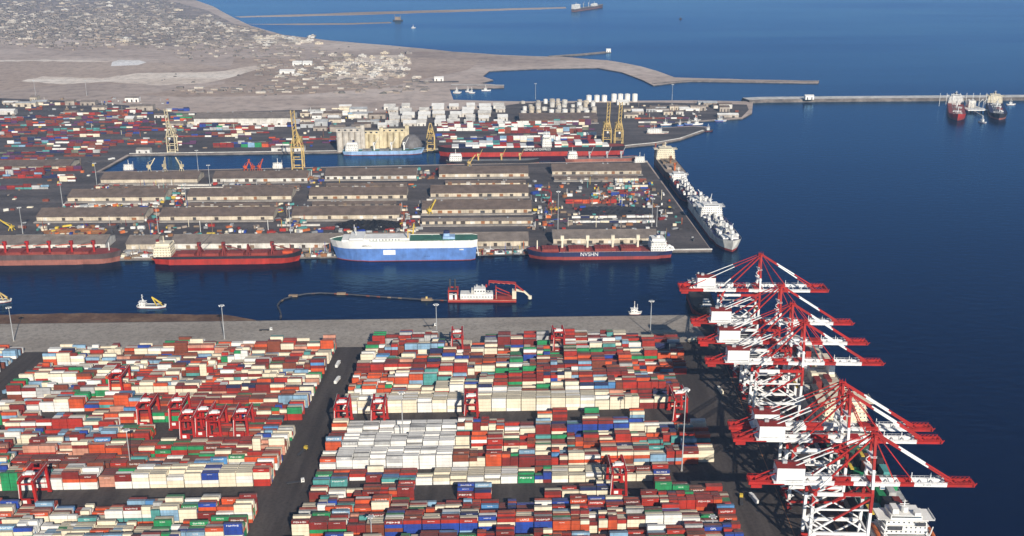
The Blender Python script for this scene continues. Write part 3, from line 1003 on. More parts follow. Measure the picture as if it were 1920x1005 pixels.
for i in range(14):
    px, py = rnd.choice([(rnd.uniform(1000, 1032), rnd.uniform(340, 440)), (rnd.uniform(1235, 1290), rnd.uniform(360, 455)), (rnd.uniform(60, 180), rnd.uniform(300, 350)), (rnd.uniform(250, 780), rnd.uniform(384, 386)), (rnd.uniform(250, 780), rnd.uniform(424, 428))])
    o = truck('white', rnd.choice(('white', None, 'white')))
    o['label'] = 'small white truck on the roads of the old pier'
    o['group'] = 'small trucks on the old pier roads'
    o.location = P(px, py, 2.075)
    o.rotation_euler = (0, 0, ROW if px < 1000 and py > 380 else ROW + 1.5)
# ------------------------------------------------------------------ warehouses of the old pier
def frame_at(x0, x1, yb, z=2.06):
    """origin, heading and length of a line on the ground seen between two pixel columns"""
    sl = -.0075
    a, b = P(x0, yb - sl * (x0 - x1) / 2 * -1, z), P(x1, yb + sl * (x1 - x0) / 2, z)
    a = P(x0, yb - sl * (x1 - x0) / 2, z)
    d = b - a
    return a, math.atan2(d.y, d.x), d.length

def warehouse(x0, x1, yb, label, depth=46, hw=7.5, rise=6.0, roofk='roofbrown', wallk='wallcream', ndoor=8, seed=0, group='warehouses on the old pier'):
    r = random.Random(seed)
    a, az, L = frame_at(x0, x1, yb)
    root = thing('warehouse', a, az, label, 'warehouse', group)
    m = MB()
    m.box(0, L, 0, depth, 0, hw, wallk)
    for s in (0, 1):
        m.add([(s * L, 0, hw), (s * L, depth, hw), (s * L, depth / 2, hw + rise - .2)], [(0, 1, 2)], wallk)
    n = max(4, int(L / 9))
    for i in range(n + 1):                                # pilasters
        m.box(L * i / n - .35, L * i / n + .35, -.3, -.0, 0, hw - .2, wallk)
    m.build('wall', root)
    m = MB()
    e = 1.6
    zz = hw - e * rise / (depth / 2)
    for y0, y1 in ((-e, depth / 2), (depth + e, depth / 2)):
        vs = [(-1.2, y0, zz + .25), (L + 1.2, y0, zz + .25), (L + 1.2, y1, hw + rise + .25), (-1.2, y1, hw + rise + .25)]
        lo = [(x, y, z - .3) for x, y, z in vs]
        m.add(vs + lo, [(0, 1, 2, 3), (7, 6, 5, 4), (0, 4, 5, 1), (1, 5, 6, 2), (3, 7, 4, 0)], roofk)
    for i in range(1, int(L / 6)):                        # seams of the sheeting
        xx = i * 6 + r.uniform(-.2, .2)
        m.bar((xx, -e + .05, zz + .3), (xx, depth / 2, hw + rise + .3), .22, roofk, .12)
    m.box(-1.2, L + 1.2, depth / 2 - .7, depth / 2 + .7, hw + rise + .2, hw + rise + .62, roofk)
    rf = m.build('roof', root)
    for i in range(r.randint(1, 4)):
        xx = r.uniform(.1, .9) * L
        MB().box(xx - 1.2, xx + 1.2, depth / 2 - 1.2, depth / 2 + 1.2, hw + rise + .1, hw + rise + 1.7, 'steel').build('vent', rf)
    for i in range(ndoor):
        xx = L * (i + .5) / ndoor + r.uniform(-2, 2)
        w, hgt = r.choice((2.2, 2.6, 3.2)), r.choice((4.6, 5.0, 5.4))
        MB().box(xx - w, xx + w, -.36, -.05, .02, hgt, r.choice(('door', 'door', 'door', 'plank', 'rust', 'dkgrey', 'wallwhite'))).build('door', root)
    # loading platform, slightly proud of the pavement
    MB().box(-2, L + 2, -9, -.4, 0, 1.1, 'concrete').build('loading_platform', root)
    return root

WH = [(190, 370, 345, 'brown roofed warehouse beside the basin, leftmost of the rear line', 0), (400, 576, 343, 'rear line warehouse with whitish stained wall, second from the left', 10), (610, 780, 338, 'rear line warehouse with many small doors, below the pale blue ship', 12), (824, 990, 334, 'rear line warehouse with a red door, below the black container ship', 8), (1036, 1202, 329, 'rearmost warehouse at the right end, row of dark openings', 11),
      (128, 308, 379, 'second line warehouse, leftmost, cream wall', 6), (352, 546, 377, 'second line warehouse right of the cluttered gap, plain wall', 7), (580, 762, 375, 'second line warehouse with one dark door at its left end', 9), (808, 990, 371, 'second line warehouse with black arched doors', 9),
      (70, 270, 416, 'third line warehouse behind the rusty steel heap', 6), (300, 512, 415, 'third line warehouse between steel heap and aisle', 5), (548, 748, 413, 'third line warehouse behind the black coal heap', 7), (792, 996, 402, 'third line warehouse with open bays, behind the yellow jib crane', 10),
      (-190, 198, 471, 'quayside warehouse behind the rust hulled bulker', 14), (238, 292, 470, 'small quayside shed with two dark windows', 2), (322, 640, 468, 'quayside warehouse behind the red hulled bulker', 16), (660, 990, 465, 'quayside warehouse mostly hidden by the car carrier', 14), (1038, 1232, 459, 'quayside warehouse behind the navy bulker with cream cranes', 10)]
for i, (x0, x1, yb, l, nd) in enumerate(WH):
    front = yb > 455
    warehouse(x0, x1, yb - 1.5, l, depth=40 if front else 46, hw=8.5 if front else 7.2, rise=5.2 if front else 6.0, ndoor=nd, seed=i, roofk='roofbrown' if not front else 'roofgrey', wallk='wallwhite' if i in (1, 2, 13, 15) else 'wallcream')
warehouse(792, 998, 421, 'low open shed row below the third line, many bays', depth=12, hw=6, rise=1.5, ndoor=12, seed=77, roofk='roofgrey')
for i_, (x0, x1, yb, l) in enumerate(((612, 762, 352, 'low brown shed between the first and second warehouse lines, below the many small doors'), (836, 985, 347, 'low brown shed under the warehouse with the red door'), (420, 560, 356, 'low brown shed under the whitish stained warehouse'), (586, 742, 387, 'low shed below the wall with one dark door'), (350, 520, 390, 'low shed below the plain second line wall'), (812, 980, 383, 'low shed under the black arched doors'), (1040, 1195, 338, 'low shed under the rearmost right warehouse'), (205, 330, 357, 'low shed under the leftmost rear warehouse'))):
    warehouse(x0, x1, yb, l, depth=13, hw=4.2, rise=1.6, ndoor=9, seed=90 + i_, wallk=('roofgrey', 'wallcream', 'houseB')[i_ % 3])
warehouse(365, 548, 236, 'long pale roofed warehouse far across the basin', depth=70, hw=16, rise=6, ndoor=12, seed=55, roofk='roofgrey', wallk='wallwhite', group='north port sheds')
warehouse(-60, 130, 318, 'grey roofed shed in the far left red stacks', depth=50, hw=6, rise=5, ndoor=6, seed=56, group='north port sheds')
warehouse(975, 1120, 231, 'wide brown roofed store behind the north stacks', depth=70, hw=9, rise=6, ndoor=8, seed=57, roofk='roofbrown', wallk='roofbrown', group='north port sheds')

for x0, x1, yb, l in ((250, 396, 349, 'behind the first rear warehouse gap'), (300, 560, 353.5, 'longest, between first and second warehouse lines'), (165, 278, 384, 'left, before the third warehouse line'), (180, 200, 386, 'short, at the left lamp mast'), (800, 885, 376, 'beside the arched doors'), (520, 600, 424, 'by the black heap'), (30, 120, 444, 'at the far left'), (330, 540, 444, 'behind the quayside roofs')):
    a_, az_, L_ = frame_at(x0, x1, yb)
    m = MB().box(0, L_, 0, 2.2, 0, 2.6, 'wallwhite').box(-.3, L_ + .3, -.2, 2.4, 2.6, 2.85, 'concrete')
    w_ = m.build('boundary_wall')
    w_.location, w_.rotation_euler = a_, (0, 0, az_)
    tag(w_, 'low pale boundary wall on the old pier, ' + l, 'wall')

# ------------------------------------------------------------------ smaller buildings, tanks, silos
def gable_hut(name, px, py, L, D, hh, wk, rk, label, cat, group, az=ROW, doors=2, z=2.06):
    root = thing(name, P(px, py, z), az, label, cat, group)
    m = MB().box(-L / 2, L / 2, 0, D, 0, hh, wk)
    m.build('wall', root)
    m = MB()
    rs = D * .16
    for y0, y1 in ((-.5, D / 2), (D + .5, D / 2)):
        m.add([(-L / 2 - .5, y0, hh + .05), (L / 2 + .5, y0, hh + .05), (L / 2 + .5, y1, hh + rs), (-L / 2 - .5, y1, hh + rs)], [(0, 1, 2, 3)], rk)
    for s in (-1, 1):
        m.add([(s * (L / 2), 0, hh + .04), (s * L / 2, D, hh + .04), (s * L / 2, D / 2, hh + rs - .02)], [(0, 1, 2)], wk)
    m.build('roof', root)
    for i in range(doors):
        x = -L / 2 + L * (i + .5) / doors
        MB().box(x - L * .06, x + L * .06, -.12, .02, .02, hh * .62, 'door').build('door', root)
    return root
k = 0
for py in (206, 213, 221, 229, 237):
    for px in range(735, 962, 29):
        if rnd.random() < .82:
            k += 1
            gable_hut('storage_shed', px + rnd.uniform(-5, 5), py - (px - 735) * .012, rnd.uniform(17, 27), 28, rnd.uniform(5, 8), rnd.choice(('wallwhite', 'wallwhite', 'houseA', 'galv')), rnd.choice(('white', 'white', 'wallwhite')), 'white gabled storage shed in the block below the bay jetties', 'shed', 'white sheds of the north port')
for i in range(70):
    px, py = rnd.choice([(rnd.uniform(0, 330), rnd.uniform(184, 222)), (rnd.uniform(560, 720), rnd.uniform(206, 250)), (rnd.uniform(1160, 1385), rnd.uniform(196, 222)), (rnd.uniform(240, 640), rnd.uniform(226, 240))])
    gable_hut('port_building', px, py, rnd.uniform(14, 45), rnd.uniform(12, 24), rnd.uniform(5, 10), rnd.choice(('wallwhite', 'white', 'wallcream', 'houseB', 'galv')), rnd.choice(('white', 'roofgrey', 'roofgrey', 'galv', 'roofbrown')), 'small flat walled building among the north port yards', 'building', 'small buildings of the north port', doors=rnd.randint(1, 3))
def tank(px, py, r, h, wk, label, cat='tank', group='white storage tanks'):
    root = thing('storage_tank', P(px, py, 2.06), 0, label, cat, group)
    MB().cyl(0, 0, 0, h, r, wk, 16).build('shell', root)
    MB().cyl(0, 0, h + .01, h + r * .22, r * 1.0, wk, 16, r * .1).build('roof', root)
    MB().bar((r + .3, -1, 0), (r * .2, -r - .5, h), .5, 'galv').build('stair', root)
for py in (194, 200.5, 207, 213):
    for px in range(982, 1120, 13):
        if rnd.random() < .85:
            tank(px + rnd.uniform(-2, 2), py, rnd.uniform(4.5, 6.5), rnd.uniform(5, 11), rnd.choice(('white', 'wallwhite', 'wallcream', 'houseA', 'wallwhite')), 'white cylindrical tank in the tank farm by the bay')
for i, px in enumerate((1104, 1119, 1133, 1151, 1163, 1176, 1190)):
    tank(px, 190, 6.2, 14 if i < 3 else 17, 'white', 'tall white tank in the line along the bay shore', 'tank', 'tall white tanks')

def silo_block(px, py, cols, r, h, key, label):
    root = thing('grain_silo', P(px, py, 2.06), ROW, label, 'silo')
    for j in range(2):
        for i in range(cols):
            MB().cyl((i - cols / 2 + .5) * r * 2, j * r * 2, 0, h, r, key, 14).build('silo_cell', root)
    w = cols * r
    MB().box(-w, w, -.3 * r, r * 1.6, h + .02, h + 6, key).build('gallery', root)
    MB().box(w + .1, w + 7, -2, 6, 0, h + 12, key).build('lift_tower', root)
    m = MB()
    for i in range(cols): m.box((i - cols / 2 + .5) * r * 2 - 2, (i - cols / 2 + .5) * r * 2 + 2, -.3 * r - .1, -.3 * r + .02, h + 2, h + 4.5, 'glass')
    m.build('window', root)
silo_block(655, 284, 4, 5.5, 36, 'houseA', 'pale grey white silo block above the blue ship stern')
silo_block(692, 281, 4, 5.0, 29, 'silo', 'cream yellow silo block, left one of the pair')
silo_block(738, 279, 4, 5.5, 31, 'silo', 'cream yellow silo block beside the dark dome')
d = thing('storage_dome', P(772, 281, 2.06), ROW, 'dark grey domed store right of the cream silos', 'storage dome')
MB().dome(0, 6, 0, 21, 28, 'dome').build('shell', d)
MB().box(-3, 3, -16, -13, 0, 5, 'door').build('door', d)
for px, py, s in ((540, 284, 0), (268, 288, 1)):
    gable_hut('quay_shed', px, py, 60 if not s else 24, 16, 7, 'wallwhite', 'roofgrey', 'long low quay shed on the basin edge' if not s else 'white hut at the corner of the basin', 'shed', None)

# ------------------------------------------------------------------ yellow cranes of the inner port
def gantry(px, py, key, up, label, sc=1.0):
    root = thing('gantry_crane', P(px, py, 2.08), QAZ + math.pi, label, 'crane', 'yellow cranes of the inner port')
    root.rotation_euler = (0, 0, ROW - math.pi / 2)
    w, g, hb = 7, 16, 30
    for x in (0, -g):
        for s in (-1, 1):
            MB().bar((x, s * w, 0.05), (x, s * w, hb), 1.6, key).build('leg', root)
    m = MB()
    for s in (-1, 1):
        m.bar((-g, s * w, 10), (0, s * w, 10), 1.2, key).bar((-g, s * w, 10), (0, s * w, hb), .8, key).bar((-g, s * w, hb), (0, s * w, hb), 1.4, key)
    for x in (0, -g): m.bar((x, -w, 2.5), (x, w, 2.5), 1.3, key).bar((x, -w, hb), (x, w, hb), 1.3, key).bar((x, -w, 14), (x, w, 14), 1, key)
    m.build('portal_frame', root)
    m = MB()
    for s in (-1, 1): m.bar((0, s * w, hb), (0, s * 1.5, hb + 24), 1.2, key).bar((-g, s * w, hb), (0, s * 1.5, hb + 24), .8, key)
    m.bar((0, -2, hb + 24), (0, 2, hb + 24), 1.6, key)
    m.build('apex_frame', root)
    m = MB()
    for s in (-1, 1): m.bar((-g - 18, s * 2.4, hb + 2), (0, s * 2.4, hb + 2), 1.1, key, 2)
    m.build('girder', root)
    m = MB()
    e = (12, hb + 52) if up else (40, hb + 2)
    for s in (-1, 1): m.bar((0, s * 2.4, hb + 2), (e[0], s * 2.4, e[1]), 1.2, key, 2)
    for i in range(8):
        t0, t1 = i / 8, (i + 1) / 8
        m.bar((e[0] * t0, -2.4, hb + 2 + (e[1] - hb - 2) * t0), (e[0] * t1, 2.4, hb + 2 + (e[1] - hb - 2) * t1), .6, key)
    m.build('boom', root)
    MB().box(-g - 14, -g - 1, -4.5, 4.5, hb + 3.1, hb + 10, key).build('machinery_house', root)
    MB().box(3, 6, -1.5, 1.5, hb - 4, hb - 1, 'white').build('operator_cab', root)
    root.scale = (sc, sc, sc)
gantry(322, 287, 'silo', True, 'cream yellow crane with upright boom at the left of the basin', 1.0)
gantry(558, 318, 'yellow', True, 'cream yellow crane with upright boom rising behind the rear warehouses', 1.25)
gantry(808, 284, 'yellow', False, 'yellow crane right of the dark dome', .95)
gantry(1138, 276, 'yellow', True, 'bright yellow crane with raised boom, left of the twin pair', 1.05)
gantry(1160, 277, 'yellow', True, 'bright yellow crane with raised boom, right of the twin pair', 1.05)

def jib_crane(px, py, key, az, hgt, jl, ja, label, z=2.06):
    root = thing('jib_crane', P(px, py, z), az, label, 'crane', 'jib cranes of the old pier')
    for x in (-3, 3):
        for y in (-3, 3): MB().bar((x, y, 0.03), (x * .6, y * .6, hgt * .45), .7, key).build('leg', root)
    MB().cyl(0, 0, hgt * .45, hgt * .62, 2.6, key, 8).build('slew_ring', root)
    MB().box(-4, 2, -2, 2, hgt * .62, hgt * .85, key).build('machinery_house', root)
    MB().bar((1.5, 0, hgt * .7), (1.5 + jl * math.cos(ja), 0, hgt * .7 + jl * math.sin(ja)), 1.1, key, 1.4).bar((-1, 0, hgt * .85), (-1, 0, hgt * 1.1), .8, key).bar((-1, 0, hgt * 1.1), (1.5 + jl * .8 * math.cos(ja), 0, hgt * .7 + jl * .8 * math.sin(ja)), .3, key).build('jib', root)
for px, py, key, az, hg, jl, ja, l in (
    (281, 326, 'silo', .3, 18, 16, 1.0, 'cream jib crane behind the first rear warehouse, leftmost of three'), (310, 326, 'silo', 1.2, 20, 14, 1.45, 'cream upright jib crane behind the first rear warehouse, middle of three'), (341, 325, 'silo', 2.8, 18, 16, 1.05, 'cream jib crane behind the first rear warehouse, rightmost of three'),
    (461, 322, 'orange', .5, 12, 14, 1.1, 'small orange jib crane on the basin edge, leftmost of three'), (474, 322, 'orange', 2.6, 12, 14, 1.0, 'small orange jib crane on the basin edge, middle of three'), (487, 321, 'orange', .8, 12, 13, 1.1, 'small orange jib crane on the basin edge, rightmost of three'),
    (880, 312, 'yellow', .4, 10, 16, .9, 'yellow jib crane below the red hull stripe of the container ship'), (806, 402, 'yellow2', .6, 10, 16, 1.0, 'bright yellow jib crane beside the third line warehouse'), (773, 462, 'yellow2', 1.1, 14, 20, 1.35, 'bright yellow crane mast behind the car carrier'),
    (22, 432, 'yellow2', 2.9, 8, 18, .5, 'dark yellow mobile crane at the far left of the pier'), (1032, 384, 'red', 1.3, 10, 12, 1.3, 'red jib crane at the left of the open storage'), (1262, 396, 'dkgrey', 2.9, 9, 18, .45, 'dark loading crane on the bare quay by the white ship'), (1270, 345, 'orange2', 3.4, 9, 14, .5, 'orange loading crane at the brown ship')):
    jib_crane(px, py, key, az, hg, jl, ja, l)

# ------------------------------------------------------------------ loose cargo on the pier
def heap(px, py, lx, ly, hh, key, name, label, seed, cat):
    r = random.Random(seed)
    m = MB()
    nx, ny = 26, 12
    vs, fs = [], []
    for j in range(ny + 1):
        for i in range(nx + 1):
            a, b = i / nx * 2 - 1, j / ny * 2 - 1
            e = max(0, 1 - a ** 4) * max(0, 1 - b ** 2)
            z = hh * e * (.55 + .45 * math.sin(i * 1.7 + math.sin(j) * 2) ** 2) * r.uniform(.8, 1.05)
            vs.append((a * lx / 2 + r.uniform(-.4, .4), b * ly / 2 * (1 - .25 * a * a) + r.uniform(-.4, .4), z + .02))
    for j in range(ny):
        for i in range(nx):
            q = j * (nx + 1) + i
            fs.append((q, q + 1, q + nx + 2, q + nx + 1))
    m.add(vs, fs, key)
    o = m.build(name)
    o.location = P(px, py, 2.06)
    o.rotation_euler = (0, 0, ROW)
    return tag(o, label, cat)
heap(690, 424, 92, 46, 9, 'black', 'coal_heap', 'black heap before the third line warehouse', 1, 'coal heap')
heap(1150, 396, 110, 50, 6, 'tarp', 'coal_heap', 'dark grey black heap in the open storage yard', 2, 'coal heap')
heap(138, 435, 88, 26, 5, 'rust', 'steel_heap', 'rusty orange steel heap below the third line warehouse', 3, 'steel heap')
heap(1100, 415, 130, 22, 3.5, 'dkgrey', 'gravel_heap', 'long grey ridge of bulk cargo below the black heap', 4, 'gravel heap')
heap(640, 428, 60, 14, 3, 'dkred', 'scrap_heap', 'dark red scrap heap left of the aisle', 5, 'scrap heap')
STACKS = [((70, 200), (424, 440)), ((205, 300), (395, 440)), ((290, 345), (350, 384)), ((575, 606), (318, 345)), ((780, 822), (318, 336)), ((740, 790), (385, 440)), ((520, 575), (384, 436)), ((1030, 1230), (345, 430)), ((1110, 1225), (340, 385)), ((1110, 1225), (340, 385)), ((300, 520), (424, 445)), ((560, 760), (428, 446)), ((990, 1035), (350, 430)), ((190, 340), (474, 486)), ((1235, 1310), (340, 460)), ((180, 330), (350, 358)), ((400, 780), (346, 352)), ((120, 380), (385, 392)), ((900, 990), (472, 476)), ((560, 625), (474, 481)), ((1000, 1320), (284, 322))]
COLS = ('white', 'galv', 'plank', 'sandrock', 'brown', 'offwhite', 'rust', 'red', 'dkred', 'white', 'cream', 'steel', 'blue', 'orange2', 'plank', 'dkgrey', 'galv', 'yellow2', 'teal')
n_c = 0
for (xa, xb), (ya, yb) in STACKS:
    for i in range(14):
        px, py = rnd.uniform(xa, xb), rnd.uniform(ya, yb)
        if px > 1213 + (py - 301) * .722 - 14 or (py < 332 and 990 < px): continue
        L, D, hh = rnd.uniform(3, 13), rnd.uniform(2.5, 6), rnd.uniform(1.5, 4.5)
        key = rnd.choice(COLS)
        m = MB()
        nl = max(1, int(hh / 1.2))
        for q in range(nl):
            m.box(-L / 2 + rnd.uniform(-.3, .3), L / 2 + rnd.uniform(-.3, .3), -D / 2, D / 2 + rnd.uniform(-.3, .3), q * hh / nl + .02, (q + .88) * hh / nl, key)
        m.box(-L / 2 + .3, -L / 2 + .6, -D / 2 - .1, D / 2 + .1, .02, hh + .1, 'dkgrey').box(L / 2 - .6, L / 2 - .3, -D / 2 - .1, D / 2 + .1, .02, hh + .1, 'dkgrey')
        o = m.build('cargo_stack')
        o.location = P(px, py, 2.08)
        o.rotation_euler = (0, 0, ROW + rnd.choice((0, 0, 1.57, .5)))
        tag(o, 'bundle of loose cargo lying on the old pier among the warehouses', 'cargo', 'loose cargo bundles on the old pier')
# the smallest pieces lying between the buildings, far past what one could count
m = MB()
ZONES = STACKS + [((-20, 330), (184, 262)), ((560, 730), (206, 250)), ((230, 640), (226, 282)), ((1180, 1395), (196, 224)), ((0, 180), (300, 440)), ((1000, 1235), (335, 432)), ((1000, 1235), (335, 432)), ((0, 330), (184, 240))]
for (xa, xb), (ya, yb) in ZONES:
    for i in range(46):
        px, py = rnd.uniform(xa, xb), rnd.uniform(ya, yb)
        if px > 1213 + (py - 301) * .722 - 14 and py > 280 or (280 < py < 332 and px > 180): continue
        p = P(px, py, 2.07)
        L, D, hh = rnd.uniform(1.5, 9), rnd.uniform(1.5, 5), rnd.uniform(.8, 4)
        if rnd.random() < .12: L, D, hh = .6, .6, rnd.uniform(8, 16)
        an = ROW + rnd.choice((0, 0, 1.57, .6))
        ca, sa = math.cos(an), math.sin(an)
        q = [(p.x + x * ca - y * sa, p.y + x * sa + y * ca, p.z + z) for z in (0, hh) for x, y in ((-L / 2, -D / 2), (L / 2, -D / 2), (L / 2, D / 2), (-L / 2, D / 2))]
        m.add(q, [(4, 5, 6, 7), (0, 1, 5, 4), (1, 2, 6, 5), (2, 3, 7, 6), (3, 0, 4, 7)], rnd.choice(COLS))
tag(m.build('cargo_clutter'), 'small loose goods and gear strewn between the port buildings', None, None, 'stuff')
for px, py, l in ((1034, 395, 'left one'), (1043, 395, 'right one')):
    r_ = thing('loader', P(px, py, 2.07), ROW, f'bright yellow loader at the left of the open storage, {l} of the pair', 'loader')
    MB().box(-2.4, 2.4, -1.6, 1.6, 1, 3.2, 'yellow2').build('body', r_)
    MB().box(-1.4, 1, -1.3, 1.3, 3.2, 5.6, 'yellow2').box(-1.3, .9, -1.34, 1.34, 3.8, 5.2, 'glass').build('cab', r_)
    MB().bar((2, -1, 2), (4.6, -1, 4.5), .5, 'yellow2').bar((2, 1, 2), (4.6, 1, 4.5), .5, 'yellow2').box(4.2, 5.8, -1.8, 1.8, 3.8, 5, 'yellow2').build('bucket_arm', r_)
    for x in (-1.6, 1.6):
        for y in (-1.7, 1.2): MB().box(x - .8, x + .8, y, y + .5, 0.02, 1.5, 'tyre').build('wheel', r_)

# ------------------------------------------------------------------ far town
for i in range(300):
    zone = rnd.random()
    if zone < .34: px, py = rnd.uniform(625, 775) , rnd.uniform(100, 146); px -= (py - 100) * .4
    elif zone < .46: px, py = rnd.uniform(480, 600), rnd.uniform(68, 84)
    elif zone < .50: px, py = rnd.uniform(510, 600), rnd.uniform(114, 152)
    else: px, py = rnd.uniform(0, 500), rnd.triangular(-5, 84, 48)
    if 0.46 <= zone and px > 340 and py < (px - 340) * .45 + 4: py = (px - 340) * .45 + rnd.uniform(6, 20)
    light = rnd.random() < (.75 if zone < .34 else .75 if zone < .5 else .16)
    wk = rnd.choice(('wallwhite', 'wallcream', 'houseA', 'houseA') if light else ('houseB', 'houseC', 'houseC', 'houseA'))
    big = 1.0 if zone < .34 else 1.5
    L, D, hh = rnd.uniform(9, 26) * big, rnd.uniform(8, 18) * big, rnd.uniform(3.5, 7)
    m = MB().box(-L / 2, L / 2, -D / 2, D / 2, 0, hh, wk)
    m.box(-L / 2 + .6, L / 2 - .6, -D / 2 + .6, D / 2 - .6, hh, hh + .02, 'houseB' if rnd.random() < .3 else wk)
    m.box(-L / 4, L / 8, D / 6, D / 3, hh + .02, hh + 2.6, wk)
    for q in range(3): m.box(-L / 2 + L * (q + .3) / 3, -L / 2 + L * (q + .6) / 3, -D / 2 - .08, -D / 2 + .02, 1.2, 2.8, 'door')
    o = m.build('town_house')
    o.location = P(px, py, 2.1)
    o.rotation_euler = (0, 0, rnd.uniform(-.4, .4))
    tag(o, 'small flat roofed house on the sandy land behind the port', 'house', 'houses of the far town')
for px, py, l, w in ((557, 123, 'left', 22), (576, 123, 'right', 22)):
    gable_hut('white_hall', px, py, 26, 26, 8, 'white', 'white', f'square white hall alone on the sand, {l} of the pair', 'hall', None)
gable_hut('white_hall', 538, 138, 40, 26, 6, 'white', 'white', 'white hall group below the two square halls', 'hall', None)
gable_hut('white_hall', 823, 152, 24, 14, 9, 'white', 'white', 'white building on the jetty of the inner bay', 'building', None)
gable_hut('white_hall', 1141, 98, 14, 12, 9, 'white', 'white', 'white hut at the tip of the thin sea jetty', 'hut', None)
m = MB()
for i in range(5200):
    px, py = rnd.uniform(-60, 560), rnd.triangular(-25, 96, 42)
    if rnd.random() < .15: px, py = rnd.uniform(330, 800), rnd.uniform(70, 175)
    if px > 330 and py < (px - 330) * .29 + 12 + max(0, 24 - (px - 330) * .2): continue
    if 150 < px < 480 and 108 < py < 165: continue
    p = P(px, py, 2.1)
    L, D, hh = rnd.uniform(4, 24), rnd.uniform(4, 12), rnd.uniform(1.5, 5)
    q = [(p.x + x, p.y + y, p.z + z) for z in (0, hh) for x, y in ((-L / 2, -D / 2), (L / 2, -D / 2), (L / 2, D / 2), (-L / 2, D / 2))]
    m.add(q, [(4, 5, 6, 7), (0, 1, 5, 4), (1, 2, 6, 5), (2, 3, 7, 6), (3, 0, 4, 7)], rnd.choice(('houseB', 'houseC', 'houseC', 'rock', 'rock', 'roofgrey', 'rock', 'sandrock', 'houseC', 'houseA')))
tag(m.build('town_sprawl'), 'low dusty walls and roofs of the far town, too many to count', None, None, 'stuff')
# sparse shrubs and palms of the far town: one mass nobody could count
m = MB()
for i in range(1500):
    px, py = rnd.uniform(-40, 520), rnd.triangular(-15, 90, 40)
    if px > 340 and py < (px - 340) * .45 + 3: continue
    if rnd.random() < .05: px, py = rnd.uniform(300, 760), rnd.uniform(88, 180)
    p = P(px, py, 2.1)
    s = rnd.uniform(1.6, 4.6) * (1 if rnd.random() < .85 else 1.6)
    n = 5
    a0 = rnd.random() * 6
    lo = [(p.x + s * rnd.uniform(.7, 1.2) * math.cos(a0 + 6.283 * j / n) * 1.5, p.y + s * rnd.uniform(.7, 1.2) * math.sin(a0 + 6.283 * j / n), p.z) for j in range(n)]
    mid = [(p.x + (x - p.x) * .8 + rnd.uniform(-.5, .5), p.y + (y - p.y) * .8, p.z + s * rnd.uniform(.4, .7)) for x, y, z in lo]
    m.add(lo + mid + [(p.x, p.y, p.z + s * .95)], [(j, (j + 1) % n, n + (j + 1) % n, n + j) for j in range(n)] + [(n + j, n + (j + 1) % n, 2 * n) for j in range(n)], 'plant')
tag(m.build('vegetation'), 'scattered dusty shrubs around the far town', None, None, 'stuff')

# ------------------------------------------------------------------ breakwaters and jetties
def strip_mb(pts, w, z, hh, key, skey, slope=0):
    pts = [P(x, y, z) for x, y in pts]
    m = MB()
    L, Rr = [], []
    for i, p in enumerate(pts):
        d = (pts[min(i + 1, len(pts) - 1)] - pts[max(i - 1, 0)]).normalized()
        n = Vector((-d.y, d.x, 0))
        L.append(p + n * w / 2); Rr.append(p - n * w / 2)
    n_ = len(pts)
    return pts, L, Rr, n_
def causeway(pts, w, h, slope, topk, rockk, name, label, cat, road=None):
    pts, L, Rr, n = strip_mb(pts, w, 0, h, topk, rockk)
    root = thing(name, pts[0], 0, label, cat)
    o = pts[0]
    m = MB()
    top = [Vector((p.x, p.y, h)) - Vector((o.x, o.y, 0)) for p in L] + [Vector((p.x, p.y, h)) - Vector((o.x, o.y, 0)) for p in Rr]
    m.add(top, [(i, n + i, n + i + 1, i + 1) for i in range(n - 1)], topk)
    m.build('roadway', root, G)
    m = MB()
    for S_, sg in ((L, 1), (Rr, -1)):
        a = [Vector((p.x - o.x, p.y - o.y, h - .02)) for p in S_]
        b = []
        for i, p in enumerate(S_):
            c = (L[i] + Rr[i]) / 2
            q = c + (p - c) * (1 + slope * 2 / w)
            b.append(Vector((q.x - o.x, q.y - o.y, -1)))
        m.add(a + b, [(i, i + 1, n + i + 1, n + i) for i in range(n - 1)], rockk)
    for i in (0, n - 1):
        c = (L[i] + Rr[i]) / 2 - o
        m.add([L[i] - o + Vector((0, 0, h - .02)), Rr[i] - o + Vector((0, 0, h - .02)), c + (Rr[i] - o - c) * 1.1 + Vector((0, 0, -1)), c + (L[i] - o - c) * 1.1 + Vector((0, 0, -1))], [(0, 1, 2, 3)], rockk)
    m.build('rock_slope', root, G)
    return root
causeway([(1398, 191), (1430, 189.5), (1530, 188.5), (1780, 186.5), (1990, 185)], 34, 7, 6, 'wallwhite', 'rockm', 'breakwater', 'long white topped breakwater running to the tanker berth', 'breakwater')
causeway([(1030, 107), (1090, 103), (1142, 98)], 16, 3, 5, 'sandrock', 'rockm', 'jetty', 'thin sandy jetty pointing out to the open sea', 'jetty')
causeway([(1225, 158), (1290, 152.5), (1400, 153.5), (1534, 154)], 14, 3, 6, 'sandrock', 'rockm', 'jetty', 'long low spit wall closing the inner bay', 'jetty')
causeway([(846, 161), (900, 161.5), (945, 162)], 14, 3, 2, 'wallwhite', 'rockm', 'pier', 'white topped pier in the inner bay', 'pier')
causeway([(765, 154), (800, 156), (860, 155)], 14, 3.2, 3, 'dkgrey', 'rockm', 'pier', 'dark quay along the sandy bay shore', 'pier')
hut = gable_hut('guard_hut', 1518, 187, 20, 12, 9, 'white', 'white', 'white hut standing on the breakwater', 'hut', None, z=7.02)
